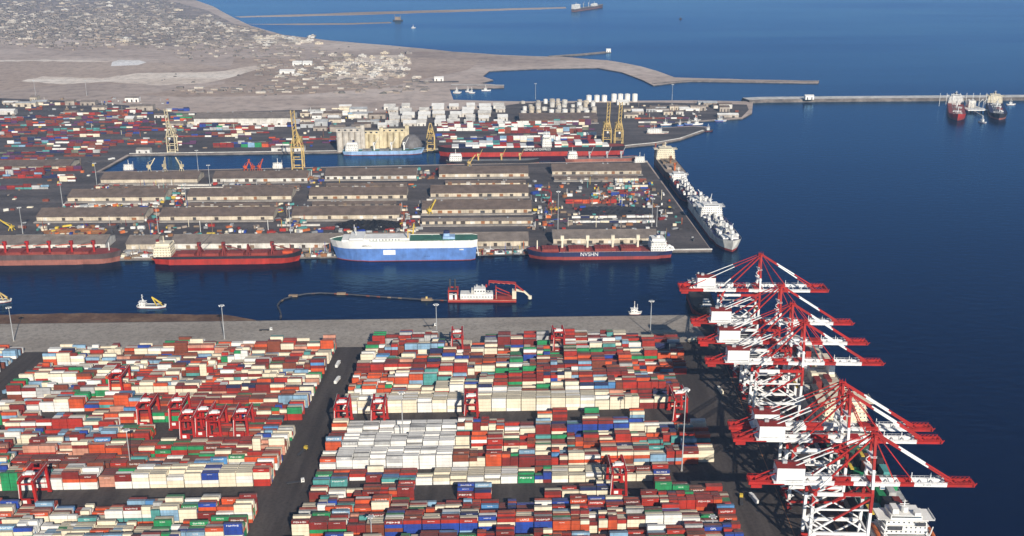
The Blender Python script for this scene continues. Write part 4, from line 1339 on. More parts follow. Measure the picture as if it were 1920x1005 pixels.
for (pa, nm, lb) in (([(0, 489.4), (640, 481.4), (993, 475.4), (1335, 470.4)], 'quay_edge', 'pale fendered quay edge of the old pier'), ([(243, 290.2), (700, 284.2), (1170, 275.4), (1230, 269.4), (1275, 261.4), (1318, 246.2)], 'quay_edge', 'pale curved quay edge across the basin'), ([(1402, 588.5), (1616, 1010)], 'quay_edge', 'dark quay edge under the container cranes')):
    pts, L, Rr, n = strip_mb(pa, 3.0, 0, 1, None, None)
    m = MB()
    z0 = 2.6 if nm and pa[0][1] > 500 else 2.1
    for i in range(n - 1):
        a, b = Vector((pts[i].x, pts[i].y, z0 + .45)), Vector((pts[i + 1].x, pts[i + 1].y, z0 + .45))
        m.bar(a, b, 3.0, 'wallwhite' if pa[0][1] < 500 else 'concrete', .9)
    tag(m.build(nm), lb, 'quay edge')
# ------------------------------------------------------------------ ships
def hull_mb(L, B, D, boot, boot_k, side_k, bow=.2, stern=.08, rake=5.0, sheer=2.5, split=None, upper_k=None, full=.72, n=26):
    levels = [-2.0, boot] + ([split] if split else []) + [None]
    keys = [boot_k, side_k] + ([upper_k] if split else [])
    m = MB()
    def half(t, f):
        w = 1.0
        if t < stern: w = .72 + .28 * math.sin(t / stern * math.pi / 2)
        if t > 1 - bow:
            q = min(1.0, (t - (1 - bow)) / bow)
            w = max(.015, (1 - q ** (2.0 + f)) ** (.8))
        return w
    rows = []
    for i in range(n + 1):
        t = i / n
        dz = D + sheer * max(0, (t - .86) / .14) ** 1.2
        rw = []
        for z in levels:
            zz = dz if z is None else z
            f = max(0.0, min(1.0, zz / D))
            x = -L / 2 + L * t + rake * f * max(0, (t - .75) / .25) - rake * .4 * (1 - f) * max(0, (.12 - t) / .12) * -1
            w = B / 2 * half(t, f * 1.4 - .6) * (1 if t < .8 else (.86 + .14 * f)) * (1 if t > .1 else (full + (1 - full) * f))
            rw.append((x, w, zz))
        rows.append(rw)
    nl = len(levels)
    for s in (-1, 1):
        vs = [(x, s * w, z) for rw in rows for (x, w, z) in rw]
        fs, ks = [], []
        for i in range(n):
            for j in range(nl - 1):
                a = i * nl + j
                q = (a, a + nl, a + nl + 1, a + 1)
                fs.append(q if s < 0 else q[::-1])
                ks.append(keys[j])
        m.add(vs, fs, ks)
    for rw in (rows[0], rows[-1]):
        for j in range(nl - 1):
            (xa, wa, za), (xb, wb, zb) = rw[j], rw[j + 1]
            m.add([(xa, -wa, za), (xa, wa, za), (xb, wb, zb), (xb, -wb, zb)], [(0, 1, 2, 3)], keys[j])
    d = MB()
    for i in range(n):
        (x0, w0, z0), (x1, w1, z1) = rows[i][-1], rows[i + 1][-1]
        d.add([(x0, -w0 + .15, z0 - .7), (x1, -w1 + .15, z1 - .7), (x1, w1 - .15, z1 - .7), (x0, w0 - .15, z0 - .7)], [(0, 1, 2, 3)], 'deck')
    return m, d

def deckhouse(root, x0, x1, B, z0, tiers, lh, key, wings=True, fore=1):
    """accommodation block: stacked tiers, windows, bridge wings, mast; fore = which end looks ahead"""
    m = MB()
    wnd = MB()
    xa, xb, hb = x0, x1, B / 2
    z = z0
    for i in range(tiers):
        m.box(xa, xb, -hb, hb, z, z + lh - .12, key)
        m.box(xa - .8, xb + .8, -hb - .9, hb + .9, z + lh - .12, z + lh, key)
        for sx, xx in ((-1, xa), (1, xb)):
            k = int(hb * 2 / 3)
            for j in range(k):
                y = -hb + (j + .5) * hb * 2 / k
                wnd.box(xx - .04 if sx > 0 else xx - .05, xx + .05 if sx > 0 else xx + .04, y - .55, y + .55, z + lh * .4, z + lh * .72, 'glass')
        for sy in (-1, 1):
            k = max(2, int((xb - xa) / 3.2))
            for j in range(k):
                x = xa + (j + .5) * (xb - xa) / k
                wnd.box(x - .5, x + .5, sy * hb - .05, sy * hb + .05, z + lh * .4, z + lh * .72, 'glass')
        z += lh
        if i % 2 == 1: (xa, xb) = (xa + .8, xb - .4) if fore > 0 else (xa + .4, xb - .8)
        hb *= .97
    if wings:
        m.box(xa + .5, xb - .5, -B * .62, B * .62, z, z + .25, key)
        m.box(xa + 1, xb - .6, -hb * .8, hb * .8, z + .25, z + lh, key)
        for s in (-1, 1):
            m.box(xa + 1, xb - 1, s * B * .62 - .12, s * B * .62 + .12, z + .25, z + 1.4, key)
            m.bar(((xa + xb) / 2, s * hb * .9, z - 2.6), ((xa + xb) / 2, s * B * .58, z), .5, key)
        fx = xb - .6 if fore > 0 else xa + 1
        wnd.box(fx - .06, fx + .06, -hb * .75, hb * .75, z + lh * .5, z + lh * .85, 'glass')
        rx = xa + 1 if fore > 0 else xb - .6
        wnd.box(rx - .06, rx + .06, -hb * .75, hb * .75, z + lh * .5, z + lh * .8, 'glass')
        z += lh
    h = m.build('deckhouse', root)
    wnd.build('window', h)
    cx = (xa + xb) / 2
    mm = MB().bar((cx, 0, z), (cx, 0, z + 8), .6, key).bar((cx, -3, z + 5), (cx, 3, z + 5), .35, key).bar((cx, -1.6, z + 7), (cx, 1.6, z + 7), .3, key).cyl(cx, 1.2, z, z + 1.8, .8, key, 8)
    mm.build('mast', root)
    return z

def funnel(root, x, y, z, l, w, h, key, top='black'):
    m = MB()
    vs = []
    for zz, s in ((z, 1.0), (z + h * .7, .92), (z + h, .85)):
        for i in range(10):
            a = 2 * math.pi * i / 10
            vs.append((x + l / 2 * s * math.cos(a), y + w / 2 * s * math.sin(a), zz))
    m.add(vs, [(j * 10 + i, j * 10 + (i + 1) % 10, (j + 1) * 10 + (i + 1) % 10, (j + 1) * 10 + i) for j in range(2) for i in range(10)] + [tuple(range(20, 30))], [key] * 10 + [top] * 11)
    m.build('funnel', root)

def deck_crane(root, x, z, key, jib=22, az=1, hgt=12, ja=.2, jk=None, y=0):
    m = MB().cyl(x, y, z, z + hgt * .72, 1.5, key, 8).box(x - 2.1, x + 2.1, y - 1.9, y + 1.9, z + hgt * .72, z + hgt + 1.5, key)
    m.box(x + az * 1.2 - .7, x + az * 1.2 + .7, y - 2.2, y - 1.92, z + hgt * .8, z + hgt, 'glass')
    c = m.build('deck_crane', root)
    e = (x + az * jib * math.cos(ja), y + .6, z + hgt * .78 + jib * math.sin(ja))
    m = MB()
    for s in (-1, 1): m.bar((x + az * 1.6, y + s * 1.1, z + hgt * .78), (e[0], e[1] + s * .4, e[2]), .55, jk or key)
    m.bar((x, y, z + hgt + 1.5), (e[0] * .9 + x * .1, e[1], e[2]), .2, 'dkgrey')
    m.build('jib', c)

def hatch(root, x, z, l, w, key, h=2.2):
    m = MB().box(x - l / 2, x + l / 2, -w / 2, w / 2, z, z + h, key)
    n = max(2, int(l / 3.4))
    for i in range(n):
        xx = x - l / 2 + l * (i + .5) / n
        m.box(xx - l / n * .42, xx + l / n * .42, -w / 2 - .3, w / 2 + .3, z + h, z + h + .35, key)
    m.build('hatch_cover', root)

def railing(root, L, B, z, key='white'):
    m = MB()
    for s in (-1, 1):
        y = s * (B / 2 - .4)
        m.bar((-L * .42, y, z + 1.1), (L * .3, y, z + 1.1), .14, key)
        for i in range(24): m.bar((-L * .42 + L * .72 * i / 23, y, z), (-L * .42 + L * .72 * i / 23, y, z + 1.1), .12, key)
    m.build('railing', root)

def ship_root(x0, x1, yw, label, cat='ship', bow='right', B=None, group=None, slope=-.012, off=0.0):
    """axis from stern to bow; the near side of the hull stands on this line of the picture"""
    a, b = P(x0, yw - slope * (x1 - x0) / 2, 0), P(x1, yw + slope * (x1 - x0) / 2, 0)
    d = b - a
    n = Vector((-d.y, d.x, 0)).normalized()
    c = (a + b) / 2 + n * (B / 2)
    az = math.atan2(d.y, d.x) + (0 if bow == 'right' else math.pi)
    return thing('ship', c, az, label, cat, group), d.length

def hull_parts(root, *a, deck='deckred', **k):
    m, d = hull_mb(*a, **k)
    h = m.build('hull', root)
    d.k = [deck] * len(d.k)
    d.build('deck', root)
    return h

def hull_text(root, txt, x, y, z, size, side, key='white'):
    t = lettering(txt, size, key)
    t.parent = root
    t.location = (x, side * (y + .12), z)
    t.rotation_euler = (0, 0, 0 if side < 0 else math.pi)
    return t

# car carrier
B = 30
r, L = ship_root(630, 896, 489.5, 'blue and white car carrier with a high slab sided hull', 'car carrier', 'left', B)
hull_parts(r, L, B, 26, .9, 'hullred', 'hullblue', bow=.17, stern=.03, rake=8, sheer=0, split=16.5, upper_k='white', deck='deckgreen', full=.95)
m = MB().box(-L * .02, L * .40, -B * .36, B * .36, 24.6, 28.4, 'white').box(L * .26, L * .455, -B * .44, B * .44, 24.6, 27.5, 'white').box(L * .3, L * .40, -B * .52, B * .52, 27.52, 30.2, 'white').box(-L * .3, -L * .12, -B * .3, B * .3, 24.6, 26, 'deckgreen')
h = m.build('deckhouse', r)
m = MB().box(L * .40 - .05, L * .40 + .06, -B * .48, B * .48, 28.6, 29.7, 'glass')
for i in range(14): m.box(L * .05 + i * 4.0, L * .05 + i * 4.0 + 1.4, B * .36 - .02, B * .36 + .06, 26, 27.2, 'glass')
m.build('window', h)
funnel(r, -L * .28, 3, 24.6, 9, 6, 11, 'hullpale', 'navy')
MB().box(-L * .3 - 7, -L * .3 + 8, -4, 9, 26, 29, 'hullpale').build('funnel_casing', r)
MB().bar((-L * .01, 10, 24), (-L * .01, 10, 40), 1.3, 'yellow').bar((-L * .01, 10, 39.5), (-L * .07, 10, 42), .7, 'yellow').build('deck_crane', r)
MB().bar((L * .36, 0, 30), (L * .36, 0, 40), .8, 'white').bar((L * .36, -3, 37), (L * .36, 3, 37), .4, 'white').build('mast', r)
for i in range(16):
    x = -L * .44 + i * L * .85 / 16
    MB().cyl(x, -B * .42 if i % 2 else B * .42, 24, 25.8, .9, rnd.choice(('white', 'deckgreen', 'galv')), 8).build('deck_vent', r)
MB().box(L * .08, L * .165, B / 2 - .1, B / 2 + .16, 8.5, 14.6, 'white').build('side_door', r)
MB().box(-L * .40, -L * .37, B / 2 - .1, B / 2 + .16, 13.6, 15, 'offwhite').build('pilot_door', r)
railing(r, L, B, 23.9)
hull_text(r, 'NEPESCLA', L * .28, B / 2, 20, 2.6, 1, 'dkgrey')
hull_text(r, '616 CAN', -L * .14, B / 2, 6, 1.8, 1, 'navy')
MB().bar((-L / 2 - 1, 4, 3), (-L / 2 + 2, 4, 24), 3.5, 'white', .8).build('stern_ramp', r)
# navy bulker with cream cranes
B = 27
r, L = ship_root(995, 1262, 487, 'navy bulker with red hatches, four cream deck cranes and white lettering', 'bulk carrier', 'left', B)
hull_parts(r, L, B, 10, 4.2, 'hullred', 'navy', bow=.14, rake=5)
for i in range(4):
    hatch(r, L * (.36 - i * .185), 9.5, L * .115, 17, 'deckred', 3.2)
    deck_crane(r, L * (.275 - i * .178), 9.4, 'cream', 24, 1 if i % 2 else -1, 17, .04)
    MB().box(L * (.275 - i * .178) - 3, L * (.275 - i * .178) + 3, -8, 8, 9.4, 12.4, 'hullred').build('winch_house', r)
MB().bar((L * .45, 0, 11), (L * .45, 0, 22), 1.2, 'cream').build('foremast', r)
deckhouse(r, -L * .455, -L * .345, 23, 9.4, 4, 3.1, 'white', fore=1)
funnel(r, -L * .40, 0, 22, 5, 6, 8, 'white', 'navy')
MB().tube([(-L * .455, 6, 11), (-L * .475, 6, 15), (-L * .50, 6, 13), (-L * .51, 6, 9.5)], 1.7, 'white').build('lifeboat', r)
MB().box(-L * .5, -L * .45, -10, 10, 9.4, 12, 'white').build('poop_house', r)
hull_text(r, 'NVSHN', L * .09, B / 2, 7.1, 6.8, 1)
railing(r, L, B, 9.3)
# red bulker
B = 26
r, L = ship_root(286, 556, 496, 'red hulled bulker with black topsides and white bridge at its left end', 'bulk carrier', 'right', B)
hull_parts(r, L, B, 10.5, 7.2, 'red', 'hullblack', bow=.13, rake=6, sheer=4)
deckhouse(r, -L * .49, -L * .37, 22, 9.8, 4, 3.2, 'cream', fore=1)
funnel(r, -L * .47, 0, 22, 5, 6, 7, 'cream', 'dkred')
for i in range(4):
    hatch(r, L * (-.27 + i * .17), 9.8, L * .115, 16, 'deckred', 2.8)
    x = L * (-.185 + i * .17)
    if i != 2: deck_crane(r, x, 9.6, 'dkred', 24, 1, 14, (-.25 if i else .75), 'dkgrey' if i == 0 else None)
    m = MB()
    for s in (-1, 1): m.bar((x, s * 9, 9.8), (x, s * 2, 21), 1.6, 'dkred').bar((x + 3, s * 9, 9.8), (x, s * 2, 21), .9, 'dkred')
    m.bar((x, -2.6, 21), (x, 2.6, 21), 1.6, 'dkred')
    m.build('kingpost', r)
MB().bar((L * .45, 0, 12), (L * .45, 0, 22), .9, 'dkred').build('foremast', r)
MB().box(L * .40, L * .47, -6, 6, 11, 14, 'orange').build('forecastle', r)
railing(r, L, B, 9.8, 'red')
# rusty bulker at the left edge
B = 28
r, L = ship_root(-110, 217, 497.5, 'rust hulled bulker with four red deck cranes, cut by the left edge', 'bulk carrier', 'right', B)
hull_parts(r, L, B, 13, 6.5, 'hullrust', 'hullgrey', bow=.12, rake=4, sheer=1.5)
for i in range(5):
    hatch(r, L * (-.22 + i * .13), 12.4, L * .085, 18, 'deckred', 2.6)
    if i < 5: deck_crane(r, L * (-.15 + i * .128), 12.4, 'rtgred', 20, -1, 13, -.1, 'orange')
deckhouse(r, -L * .48, -L * .38, 24, 12.4, 4, 3, 'white', fore=1)
MB().bar((L * .45, 0, 14), (L * .45, 0, 24), .8, 'white').build('foremast', r)
railing(r, L, B, 12.4, 'salmon')
# dredger
B = 16
r, L = ship_root(840, 968, 567, 'red and white cutter dredger afloat in the channel', 'dredger', 'right', B, slope=0)
m = MB().box(-L / 2, L / 2, -B / 2, B / 2, -1, 3.0, 'red').box(-L / 2 + .3, L / 2 - .3, -B / 2 - .25, -B / 2 + .02, 2.2, 2.7, 'salmon')
m.build('hull', r)
m = MB().box(-L * .32, L * .16, -B * .4, B * .4, 3.02, 9, 'white').box(-L * .12, L * .05, -B * .36, B * .36, 9.02, 15, 'white').box(-L * .16, -L * .125, -B * .3, B * .3, 9.02, 13, 'offwhite').box(-L * .32, L * .16, -B * .4 - .05, -B * .4 + .03, 9.0, 9.5, 'galv')
h = m.build('deckhouse', r)
m = MB()
for i in range(6): m.box(-L * .11 + i * 3.2, -L * .11 + i * 3.2 + 1.5, -B * .36 - .06, -B * .36 + .02, 11.4, 13, 'glass')
for i in range(12): m.box(-L * .3 + i * 3.3, -L * .3 + i * 3.3 + 1, -B * .4 - .06, -B * .4 + .02, 5.2, 6.4, 'glass')
m.build('window', h)
for i, x in enumerate((-L * .08, L * .0, L * .06)):
    MB().cyl(x, 1, 15, 18, 1.0, 'galv' if i < 2 else 'red', 8).build('exhaust', r)
m = MB()
for x in (-L * .49, -L * .36):
    for y in (-6.5, 6.5): m.bar((x, y, 3), (x, y, 13), 1.2, 'red')
    m.bar((x, -7.5, 13), (x, 7.5, 13), 1.4, 'red')
for y in (-6.5, 6.5): m.bar((-L * .5, y, 13), (-L * .35, y, 13), 1.6, 'red')
m.bar((-L * .5, -6.6, 9), (-L * .35, -6.6, 9), .8, 'white')
m.build('stern_frame', r)
MB().box(-L * .49, -L * .43, -7, -3, 3.02, 9, 'white').box(-L * .40, -L * .355, -7, -3, 3.02, 9, 'white').build('winch_cabin', r)
for x in (-L * .475, -L * .40):
    MB().cyl(x, 2, -2, 24, .9, 'dkgrey', 8).build('spud_pole', r)
m = MB()
for y in (-6, 6):
    m.bar((L * .20, y, 3), (L * .20, y, 15), 1.1, 'red').bar((L * .20, y, 13), (L * .46, y * .6, 5), .9, 'red').bar((L * .49, y * .6, 3), (L * .49, y * .4, 19), 1.2, 'red').bar((L * .1, y * .4, 22), (L * .49, y * .4, 20), .9, 'red').bar((L * .1, y * .4, 22), (L * .1, y * .4, 18), .7, 'red')
m.bar((L * .1, -2.4, 22), (L * .1, 2.4, 22), .9, 'red').bar((L * .49, -3, 19.6), (L * .49, 3, 19.6), 1.1, 'red')
for i in range(5): m.bar((L * (.1 + .078 * i), -2.4, 22 - i * .4), (L * (.1 + .078 * (i + 1)), -2.4, 20.6 - i * .4), .4, 'salmon')
m.build('gantry', r)
MB().box(L * .22, L * .46, -4, 4, 3.02, 6, 'dkred').bar((L * .2, -5, 3), (L * .2, -5, 14), 1.6, 'cream').box(L * .44, L * .5, -5, 5, 3.02, 12, 'cream').build('pump_house', r)
m = MB()
for y in (-2, 2): m.bar((L * .49, y, 12), (L * .62, y * .7, 10), 1.2, 'cream').bar((L * .62, y * .7, 10), (L * .70, y * .5, 4), 1.4, 'cream').bar((L * .49, y, 18), (L * .62, y * .7, 10), .7, 'red')
for i in range(4): m.bar((L * (.52 + .045 * i), -2, 12 - i), (L * (.545 + .045 * i), 2, 10 - i * 1.6), .5, 'cream')
m.cyl(L * .70, 0, 1.5, 5, 2.2, 'cream', 10)
m.build('cutter_arm', r)
r['category'] = 'dredger'
# floating pipeline
pts = [P(x, y, .5) for x, y in ((526, 598), (527, 590), (524, 581), (520, 574), (524, 567), (533, 561), (550, 555.5), (575, 551.5), (600, 550), (640, 551.5), (680, 554.5), (720, 557.5), (760, 560), (800, 562.5), (838, 564))]
root = thing('floating_pipeline', pts[0], 0, 'brown floating dredge pipe curving from the apron to the dredger', 'pipeline')
o = pts[0].copy(); o.z = 0
MB().tube([p - o for p in pts], .75, 'dkgrey', 8).build('pipe', root)
tot = 0
for a, b in zip(pts, pts[1:]):
    d = (b - a).normalized()
    nn = max(1, int((b - a).length / 9))
    for i in range(nn):
        p = a.lerp(b, (i + .5) / nn) - o
        MB().bar(p - d * 2.0 + Vector((0, 0, -.05)), p + d * 2.0 + Vector((0, 0, -.05)), 1.7, rnd.choice(('hullgrey', 'plank', 'brown', 'dkgrey')), 1.2).build('float', root)
for (t, ) in ((6,), (9,)):
    MB().box(pts[t].x - o.x - 5, pts[t].x - o.x + 5, pts[t].y - o.y - 2, pts[t].y - o.y + 2, -.2, 1.8, 'plank').build('raft', root)
MB().box(pts[13].x - o.x - 6, pts[13].x - o.x + 6, pts[13].y - o.y - 2.5, pts[13].y - o.y + 2.5, -.2, 1.8, 'plank').box(pts[13].x - o.x - 1, pts[13].x - o.x + 1, pts[13].y - o.y - 1, pts[13].y - o.y + 1, 1.8, 4, 'yellow').build('raft', root)

def boat(px, py, L, B, az, hullk, label, crane=None, housek='white', name='work_boat', cat='boat', group=None, house=(-.2, .1), tall=2, z=0):
    root = thing(name, P(px, py, z), az, label, cat, group)
    hull_parts(root, L, B, 2.6, .5, 'hullred', hullk, deck='deckgrey', bow=.3, rake=1.5, sheer=1.2, n=14)
    deckhouse(root, L * house[0], L * house[1], B * .6, 2.0, tall, 2.4, housek, wings=False)
    if crane:
        m = MB()
        m.bar((L * .2, 0, 2), (L * .05, 0, 12), 1, crane).bar((L * .42, 0, 2), (L * .05, 0, 12), .7, crane).bar((L * .05, 0, 12), (L * .38, 0, 5), .9, crane).bar((L * .38, 0, 5), (L * .46, 0, 2.5), 1.4, 'black')
        m.build('crane', root)
    else:
        MB().bar((L * house[1], 0, 4), (L * house[1], 0, 2 + tall * 2.4 + 5), .3, 'white').build('flagstaff', root)
    return root
boat(284, 576, 31, 9, -.02, 'white', 'white work boat carrying a yellow and black crane in the channel', 'yellow2', house=(-.4, -.2))
boat(-2, 566, 26, 9, .1, 'offwhite', 'pale work boat cut off at the left edge of the channel', 'yellow', house=(-.3, 0))
boat(1190, 589, 13, 4.5, 0.0, 'white', 'small white pilot boat beside the apron edge', None, house=(-.3, .2))
boat(243, 321, 22, 8, .1, 'navy', 'white tug in the left corner of the basin', None, house=(-.4, .3), tall=4, name='tug_boat')
boat(522, 318, 22, 8, .1, 'navy', 'white tug in the middle of the basin', None, house=(-.4, .3), tall=4, name='tug_boat')
boat(1200, 306, 24, 8, .1, 'white', 'white tug at the right end of the rear warehouses', None, house=(-.4, .3), tall=4, name='tug_boat')
boat(1328, 246, 18, 6, .2, 'hullblack', 'small dark hulled tug rounding the curved quay', None, name='tug_boat')
boat(775, 53, 16, 5, .2, 'white', 'tiny white boat off the sandbar', None)
boat(1276, 36, 14, 5, .2, 'hullblack', 'tiny dark boat alone on the open sea', None, housek='dkgrey')
boat(1842, 230, 20, 7, -1.2, 'white', 'small white launch before the two tankers', None)
boat(1895, 197, 20, 6, 0, 'white', 'small white launch right of the dark tanker', None)
for i in range(14):
    px, py = rnd.choice([(rnd.uniform(1300, 1392), rnd.uniform(224, 229)), (rnd.uniform(1230, 1310), rnd.uniform(234, 239)), (rnd.uniform(850, 920), rnd.uniform(170, 184))])
    boat(px, py, rnd.uniform(12, 24), rnd.uniform(4, 6), rnd.uniform(-.3, .3), rnd.choice(('white', 'hullblue', 'white')), 'small craft moored in the little harbour of the north port', None, name='moored_boat', group='small boats in the little harbour')
boat(1232, 250, 44, 11, .05, 'offwhite', 'white coaster on the slip behind the twin yellow cranes', None, house=(-.45, .2), tall=3, name='coaster', z=2.1)
# pale blue ship in the basin
B = 20
r, L = ship_root(642, 790, 291, 'pale blue ship with white bridge at its left end in the basin', 'cargo ship', 'right', B)
hull_parts(r, L, B, 7.5, .8, 'hullred', 'hullpale', bow=.16, rake=6, sheer=4, deck='deckgreen')
deckhouse(r, -L * .46, -L * .3, 16, 7, 4, 3.1, 'white')
funnel(r, -L * .36, 0, 19, 5, 5, 7, 'navy', 'navy')
for i, x in enumerate((-.1, .12, .28)):
    deck_crane(r, L * x, 7, 'white', 16, 1, 13, 1.0)
    hatch(r, L * (x - .09), 7, L * .12, 12, 'deckgrey', 2)
# black container ship in the basin
B = 30
r, L = ship_root(826, 1172, 293, 'long black container ship with red bottom and boxes on deck in the basin', 'container ship', 'left', B)
hull_parts(r, L, B, 16, 8, 'red', 'hullblack', bow=.1, rake=6, sheer=2, deck='deckred')
deckhouse(r, -L * .1, -L * .05, 26, 15.5, 6, 3, 'white')
hull_text(r, 'AISMELJAKI EXPRESS', -L * .02, B / 2, 12.2, 5.5, 1)
funnel(r, -L * .13, 0, 26, 6, 8, 10, 'white', 'dkred')
for i in range(23):
    x = L * (.42 - i * .037)
    if -.12 * L < x + 3 and x - 3 < -.03 * L: continue
    col = [pick(WF) for _ in range(4)]
    hh = rnd.randint(1, 3)
    for t in range(hh):
        m = MB()
        m.box(x - 6, x + 6, -13, 13, 15.6 + t * 2.9, 15.6 + t * 2.9 + 2.75, rnd.choice(('white', 'dkred', 'red', 'cream', 'teal', 'navy', 'white')))
        o = m.build('deck_container', r)
# small grey coaster along the rear pier edge
for (xa, xb, yw, hk, lb, dk) in ((1060, 1192, 305, 'hullrust', 'low rust coloured coaster behind the rearmost right warehouse', 'deckgrey'), (836, 1010, 309, 'hullblack', 'dark coaster with white bridge behind the rear warehouses', 'deckgrey')):
    r, L = ship_root(xa, xb, yw, lb, 'coaster', 'right', 18)
    hull_parts(r, L, 18, 7, 2, 'hullred', hk, bow=.15, rake=4, deck=dk)
    deckhouse(r, -L * .46, -L * .33, 14, 6.5, 3, 3, 'white')
    for x in (-.15, .1, .3):
        deck_crane(r, L * x, 6.5, 'yellow' if hk == 'hullblack' else 'galv', 14, 1, 10, 1.0)

def bow_on(px, py, L, B, label, cat, az, depth=0, name='ship', z=0):
    """a ship whose near end is at this pixel and whose axis runs away from the viewer"""
    a = P(px, py, 0)
    c = a + V * (L / 2)
    root = thing('ship', c, az, label, cat)
    return root
VA = math.atan2(V.y, V.x)
QD = (qe[0] - qe[1]).normalized()
# tankers at the sea berth, bows to the viewer
for px, py, hk, bk, lb, hz in ((1795, 226, 'red', 'hullred', 'red tanker with a flared white bridge at the sea berth', 'white'), (1873, 225, 'hullblack', 'hullrust', 'black tanker with cream bridge at the sea berth', 'cream')):
    L, B = 190, 34
    p = P(px, py, 0)
    dirv = (P(px - 6 if px < 1800 else px - 12, 196, 0) - p).normalized()
    r = thing('ship', p + dirv * L / 2, math.atan2(-dirv.y, -dirv.x), lb, 'tanker', None)
    hull_parts(r, L, B, 11.5, 4, bk if px > 1800 else 'hullred', hk, bow=.16, rake=4, sheer=3, deck='deckred' if px < 1800 else 'navy')
    deckhouse(r, -L * .46, -L * .34, 31, 11, 5, 3.0, hz)
    funnel(r, -L * .47, 0, 22, 7, 8, 9, hz, 'black')
    m = MB()
    for y in (-5, -2, 2, 5): m.bar((-L * .3, y, 12.4), (L * .4, y, 12.4), .7, 'salmon' if px < 1800 else 'galv')
    for i in range(8): m.bar((-L * .3 + i * L * .1, -9, 11.6), (-L * .3 + i * L * .1, 9, 11.6), .6, 'galv')
    m.build('deck_pipes', r)
    deck_crane(r, 0, 14.4, 'white', 14, 1, 10, .8)
    MB().bar((L * .43, 0, 15), (L * .43, 0, 27), .9, 'white').build('foremast', r)
    for i in range(10): MB().box(-L * .25 + i * L * .065, -L * .25 + i * L * .065 + 3, rnd.uniform(-12, 6), rnd.uniform(7, 12), 10.7, 12.8, rnd.choice(('white', 'dkred', 'galv'))).build('deck_gear', r)
# berth platform between the tankers
r = thing('berth_platform', P(1833, 212, 0), ROW, 'white pile platform with loading arms between the two tankers', 'jetty platform')
MB().box(-22, 22, 0, 26, 5, 7, 'white').box(-20, 20, 4, 60, 5.01, 6.9, 'offwhite').build('platform', r)
for x in (-18, -6, 6, 18): MB().cyl(x, 5, -2, 5, 1.4, 'dkgrey', 8).cyl(x, 20, -2, 5, 1.4, 'dkgrey', 8).build('pile', r)
for x in (-14, -5, 4, 13):
    MB().bar((x, 6, 7), (x, 6, 22), .9, 'galv').bar((x, 6, 22), (x + 7 * (1 if x > 0 else -1), 6, 30), .7, 'white').bar((x + 7 * (1 if x > 0 else -1), 6, 30), (x + 12 * (1 if x > 0 else -1), 6, 16), .6, 'galv').build('loading_arm', r)
MB().box(-8, 8, 30, 44, 7.02, 22, 'offwhite').build('control_house', r)
for x in range(-60, 75, 15): MB().bar((x, 62, 5), (x, 62, 34), .6, 'white').build('lamp_post', r)
for i, x in enumerate((-9,)): MB().bar((x, 0, 5), (x + 1, -40, 1.5), 2, 'galv', 1).build('catwalk', r)
# far cargo ship on the open sea
r, L = ship_root(1078, 1134, 17.5, 'far grey cargo ship with white bridges near the top of the picture', 'cargo ship', 'right', 24, slope=-.16)
hull_parts(r, L, 24, 11, 2, 'hullrust', 'hullgrey', bow=.15, deck='deckgrey')
deckhouse(r, -L * .47, -L * .32, 22, 10, 5, 3.4, 'white')
deckhouse(r, L * .16, L * .26, 20, 10, 2, 4, 'white')
for x in (-.15, .02): deck_crane(r, L * x, 10, 'galv', 16, 1, 18, 1.0)
tag(MB().box(-20, 20, -8, 8, -1, 4, 'tarp').box(-12, 12, -5, 5, 4, 16, 'plank').bar((-10, 0, 16), (-14, 0, 26), 1, 'plank').bar((10, 0, 16), (12, 0, 24), 1, 'plank').build('wreck'), 'hazy brown wreck standing in the shallows by the sandbar', 'wreck').location = P(746, 39, 0)
# ships along the pier head
e0, e1 = P(1337, 470, 0), P(1216, 303, 0)
ED = (e1 - e0).normalized()
EN = Vector((ED.y, -ED.x, 0))
if EN.x < 0: EN = -EN
EL = (e1 - e0).length
def pier_head(t, L, B, bow_near):
    c = e0 + ED * t + EN * (B / 2 + 6)
    d = -ED if bow_near else ED
    return c, math.atan2(d.y, d.x)
c, az = pier_head(112, 236, 34, True)
r = thing('ship', c, az, 'white cargo ship crowded with white gear, bow at the pier corner', 'cargo ship')
hull_parts(r, 236, 33, 13, 3, 'hullred', 'offwhite', bow=.13, rake=4, sheer=3, deck='navy')
deckhouse(r, -30, -8, 30, 12.4, 4, 3.2, 'white')
for i in range(7):
    x = -100 + i * 33
    if -40 < x < 2: continue
    hatch(r, x, 12.4, 20, 20, 'white', 3)
    deck_crane(r, x + 16, 12.4, 'white', 20, 1, 14, rnd.uniform(-.1, .3))
for i in range(98):
    x, y = rnd.uniform(-105, 96), rnd.uniform(-14, 14)
    w = rnd.uniform(1, 4)
    MB().box(x - w, x + w, y - w * .6, y + w * .6, 12.3, 12.3 + rnd.uniform(2, 7), rnd.choice(('white', 'white', 'offwhite', 'galv', 'navy'))).build('deck_gear', r)
for i in range(8):
    MB().bar((-95 + i * 26, rnd.uniform(-12, 12), 12), (-95 + i * 26 + 4, rnd.uniform(-12, 12), 30), .6, 'white').build('derrick', r)
railing(r, 236, 33, 12.3)
c, az = pier_head(302, 124, 27, True)
r = thing('ship', c, az, 'navy decked ship with white rails, second along the pier head', 'cargo ship')
hull_parts(r, 124, 27, 10, 3, 'hullred', 'navy', bow=.15, deck='navy')
deckhouse(r, -56, -40, 24, 9.4, 3, 3, 'white')
for i in range(4):
    hatch(r, -26 + i * 22, 9.4, 14, 16, 'navy', 2.4)
    deck_crane(r, -15 + i * 22, 9.4, 'white', 15, 1, 12, .3)
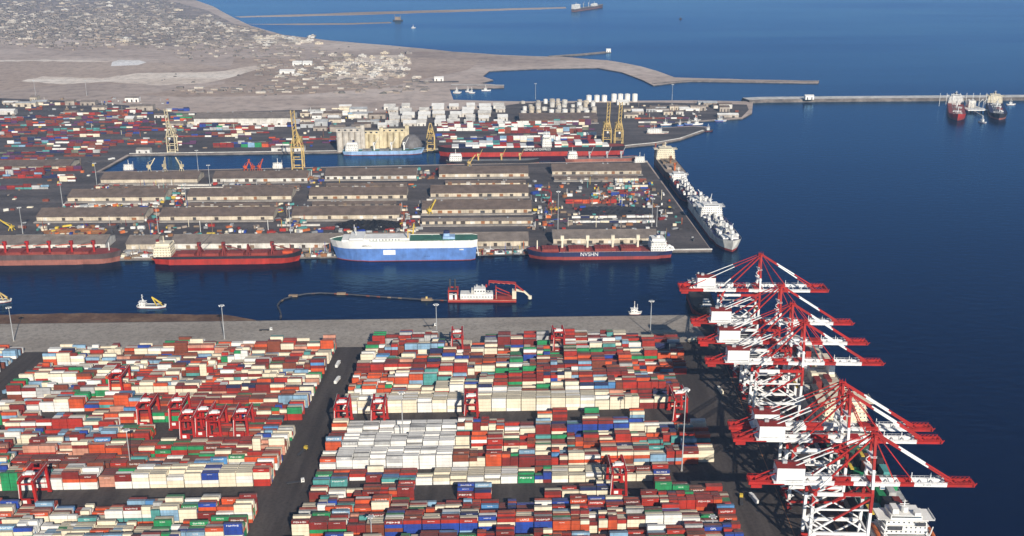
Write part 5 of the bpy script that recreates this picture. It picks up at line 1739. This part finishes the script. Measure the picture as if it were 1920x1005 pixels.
for i in range(60):
    x, y = rnd.uniform(-36, 52), rnd.uniform(-11, 12)
    MB().box(x - 1.5, x + 1.5, y - 1.5, y + 1.5, 9.3, 9.3 + rnd.uniform(2, 6), rnd.choice(('white', 'white', 'galv', 'dkred'))).build('deck_gear', r)
c, az = pier_head(448, 150, 34, True)
r = thing('ship', c, az, 'brown decked ship with cream bridge at the far end of the pier head', 'cargo ship')
hull_parts(r, 150, 33, 13, 3, 'hullred', 'hullgrey', bow=.15, deck='sandrock')
deckhouse(r, -58, -38, 32, 12.4, 5, 3.3, 'cream')
funnel(r, -62, 0, 26, 6, 7, 9, 'cream', 'plank')
hatch(r, -14, 12.4, 30, 22, 'plank', 3)
hatch(r, 24, 12.4, 30, 22, 'sandrock', 3)
deck_crane(r, 6, 12.4, 'rust', 18, 1, 14, .1)
deck_crane(r, 46, 12.4, 'orange2', 16, 1, 11, .5)
MB().bar((-58, -15, 13), (-58, -15, 36), 2.4, 'brown').build('kingpost', r)
# ships under the quay cranes
def at_quay(s, B, gap=5):
    """point s metres beyond the bottom corner of the quay, ship of beam B lying alongside"""
    p = qe[1] + QD * s + U * (B / 2 + gap)
    return Vector((p.x, p.y, 0))
QDA = math.atan2(QD.y, QD.x)
r = thing('ship', at_quay(228, 40), QDA, 'beige decked container ship under the middle quay cranes, stern to the viewer', 'container ship')
hull_parts(r, 210, 40, 16, 3, 'hullred', 'offwhite', bow=.16, rake=6, deck='deckgrey', stern=.05)
deckhouse(r, -84, -62, 36, 15.4, 6, 3.2, 'cream')
funnel(r, -92, 0, 24, 9, 9, 14, 'cream', 'dkgrey')
MB().box(-103, -86, -17, 17, 15.4, 19, 'cream').build('poop_house', r)
MB().bar((-100, -12, 15), (-100, -12, 26), 1, 'white').bar((-100, 12, 15), (-100, 12, 26), 1, 'white').build('stern_mast', r)
for i in range(8):
    x = -48 + i * 17
    hatch(r, x, 15.4, 13, 34, rnd.choice(('offwhite', 'cream', 'wallcream')), 2.2)
    for q in range(5):
        if rnd.random() < .6:
            y = -14 + q * 6.6
            MB().box(x - 6.1, x + 6.1, y - 2.5, y + 2.5, 18.2, 18.2 + 2.75 * rnd.randint(1, 3), rnd.choice(('cream', 'white', 'cream', 'dkred', 'dkgrey', 'red'))).build('deck_container', r)
MB().box(-110, -104.8, -14, 14, 9, 13, 'white').build('stern_gallery', r)
r = thing('ship', at_quay(40, 36, 3), QDA, 'container ship with white flared stern bridge at the bottom edge, green cargo ahead', 'container ship')
hull_parts(r, 190, 36, 14, 3, 'hullred', 'hullblack', bow=.16, rake=6, deck='deckgreen', stern=.05)
deckhouse(r, -62, -44, 30, 13.4, 5, 3.2, 'white')
m = MB().box(-64, -42, -20, 20, 13.4, 17.5, 'white')
m.build('poop_house', r)
for s in (-1, 1):
    MB().tube([(-64, s * 18, 18.6), (-60, s * 18, 19.2), (-52, s * 18, 19.2), (-48, s * 18, 18.6)], 1.5, 'orange2', 8).build('lifeboat', r)
    MB().bar((-66.5, s * 12, 17.5), (-64.8, s * 15, 24), .6, 'white').bar((-64.8, s * 15, 24), (-62, s * 17, 26), .6, 'white').build('boat_davit', r)
MB().box(-62.4, -62.05, -13, 13, 17.6, 20.2, 'hullblack').box(-62.4, -62.05, 3, 12, 23.4, 26.2, 'dkgrey').box(-62.4, -62.05, -12, -6, 26.6, 29.2, 'dkgrey').build('recess_shade', r)  # flat dark panels on the aft wall, painting the shade of open decks
MB().box(-58, -50, 5, 9, 32.8, 36.5, 'white').box(-60, -56, -9, -5, 32.8, 35, 'white').cyl(-54, 0, 32.8, 36.5, 2.2, 'white', 10).build('monkey_deck', r)
for i in range(10): MB().box(-90 + i * 2.4, -89 + i * 2.4, rnd.uniform(-14, 8), rnd.uniform(9, 15), 14.2, 14.2 + rnd.uniform(1, 2.6), rnd.choice(('dkgrey', 'hullblack', 'white', 'galv'))).build('deck_gear', r)
funnel(r, -38, 0, 13.4, 7, 7, 16, 'white', 'hullblack')
MB().box(-94, -65, -17, 17, 12.8, 14.2, 'white').box(-84, -70, -12, 12, 14.2, 17, 'white').build('stern_deck', r)
for i in range(6):
    x = -26 + i * 17
    hatch(r, x, 13.4, 13, 30, 'deckgreen' if i % 2 else 'hullblack', 2)
    for q in range(4):
        if rnd.random() < .75:
            y = -12 + q * 6.6
            MB().box(x - 6.1, x + 6.1, y - 2.5, y + 2.5, 16, 16 + 2.75 * rnd.randint(1, 3), rnd.choice(('green', 'green', 'teal', 'brown', 'hullblack', 'grey', 'dkred'))).build('deck_container', r)
railing(r, 190, 36, 13.4)
# dark barge at the corner of the apron
c = P(1305, 612, 0)
r = thing('ship', P(1322, 596, 0) + V * 34, VA + math.pi, 'black topped red hulled vessel, bow at the apron corner by the far crane', 'cargo ship')
hull_parts(r, 80, 24, 11, 5.5, 'red', 'hullblack', bow=.3, rake=4, sheer=2, deck='hullblack')
for i in range(9): MB().box(8 + i * 3, 10 + i * 3, rnd.uniform(-7, 4), rnd.uniform(4.5, 8), 10.2, 12.5, rnd.choice(('dkgrey', 'white', 'hullblack'))).build('deck_gear', r)
deckhouse(r, -36, -24, 18, 10.3, 3, 3, 'white')
# ------------------------------------------------------------------ air, light, camera
hz = MB().box(-9300, 9300, -1700, 14800, -3, 470, 'haze')
hm, nt, N, L, b = nodes_of('haze_air')
N.remove(b)
pv = N.new('ShaderNodeVolumePrincipled')
pv.inputs['Color'].default_value = (.44, .66, .98, 1)
pv.inputs['Density'].default_value = HAZE
pv.inputs['Anisotropy'].default_value = 0.0
L.new(pv.outputs[0], N['Material Output'].inputs['Volume'])
hz.build('haze', None, {'haze': hm})['kind'] = 'stuff'

sc = bpy.context.scene
EL_, AZ_ = R(27), R(18.6)
to_sun = Vector((math.sin(AZ_) * math.cos(EL_), -math.cos(AZ_) * math.cos(EL_), math.sin(EL_)))
w = bpy.data.worlds.new('World')
sc.world = w
w.use_nodes = True
sky = w.node_tree.nodes.new('ShaderNodeTexSky')
sky.sky_type = 'NISHITA'
sky.sun_disc = False
sky.sun_elevation = EL_
sky.sun_rotation = math.atan2(to_sun.x, to_sun.y)
sky.air_density, sky.dust_density, sky.ozone_density = 1.0, .0, 5.0
bg = w.node_tree.nodes['Background']
w.node_tree.links.new(sky.outputs[0], bg.inputs[0])
bg.inputs[1].default_value = SKY
sd = bpy.data.lights.new('sun', 'SUN')
sd.energy, sd.angle, sd.color = SUN, R(.53), (1, .93, .82)
so = bpy.data.objects.new('sun', sd)
C.objects.link(so)
so.rotation_euler = to_sun.to_track_quat('Z', 'Y').to_euler()
so.location = (300, -300, 900)
cd = bpy.data.cameras.new('camera')
cd.sensor_width, cd.lens = 36, 36 * F / 1920
cd.clip_start, cd.clip_end = 5, 40000
co = bpy.data.objects.new('camera', cd)
C.objects.link(co)
co.location = (0, 0, H)
co.rotation_euler = (math.pi / 2 - TH, 0, 0)
sc.camera = co
sc.view_settings.view_transform = 'Standard'
sc.view_settings.look = 'None'
sc.view_settings.exposure = EXPO
sc.view_settings.gamma = 1
sc.render.resolution_x, sc.render.resolution_y = 1024, 536
sc.cycles.use_denoising = True
sc.cycles.max_bounces = 6
sc.cycles.diffuse_bounces = 2
sc.cycles.glossy_bounces = 3
sc.cycles.volume_bounces = 1
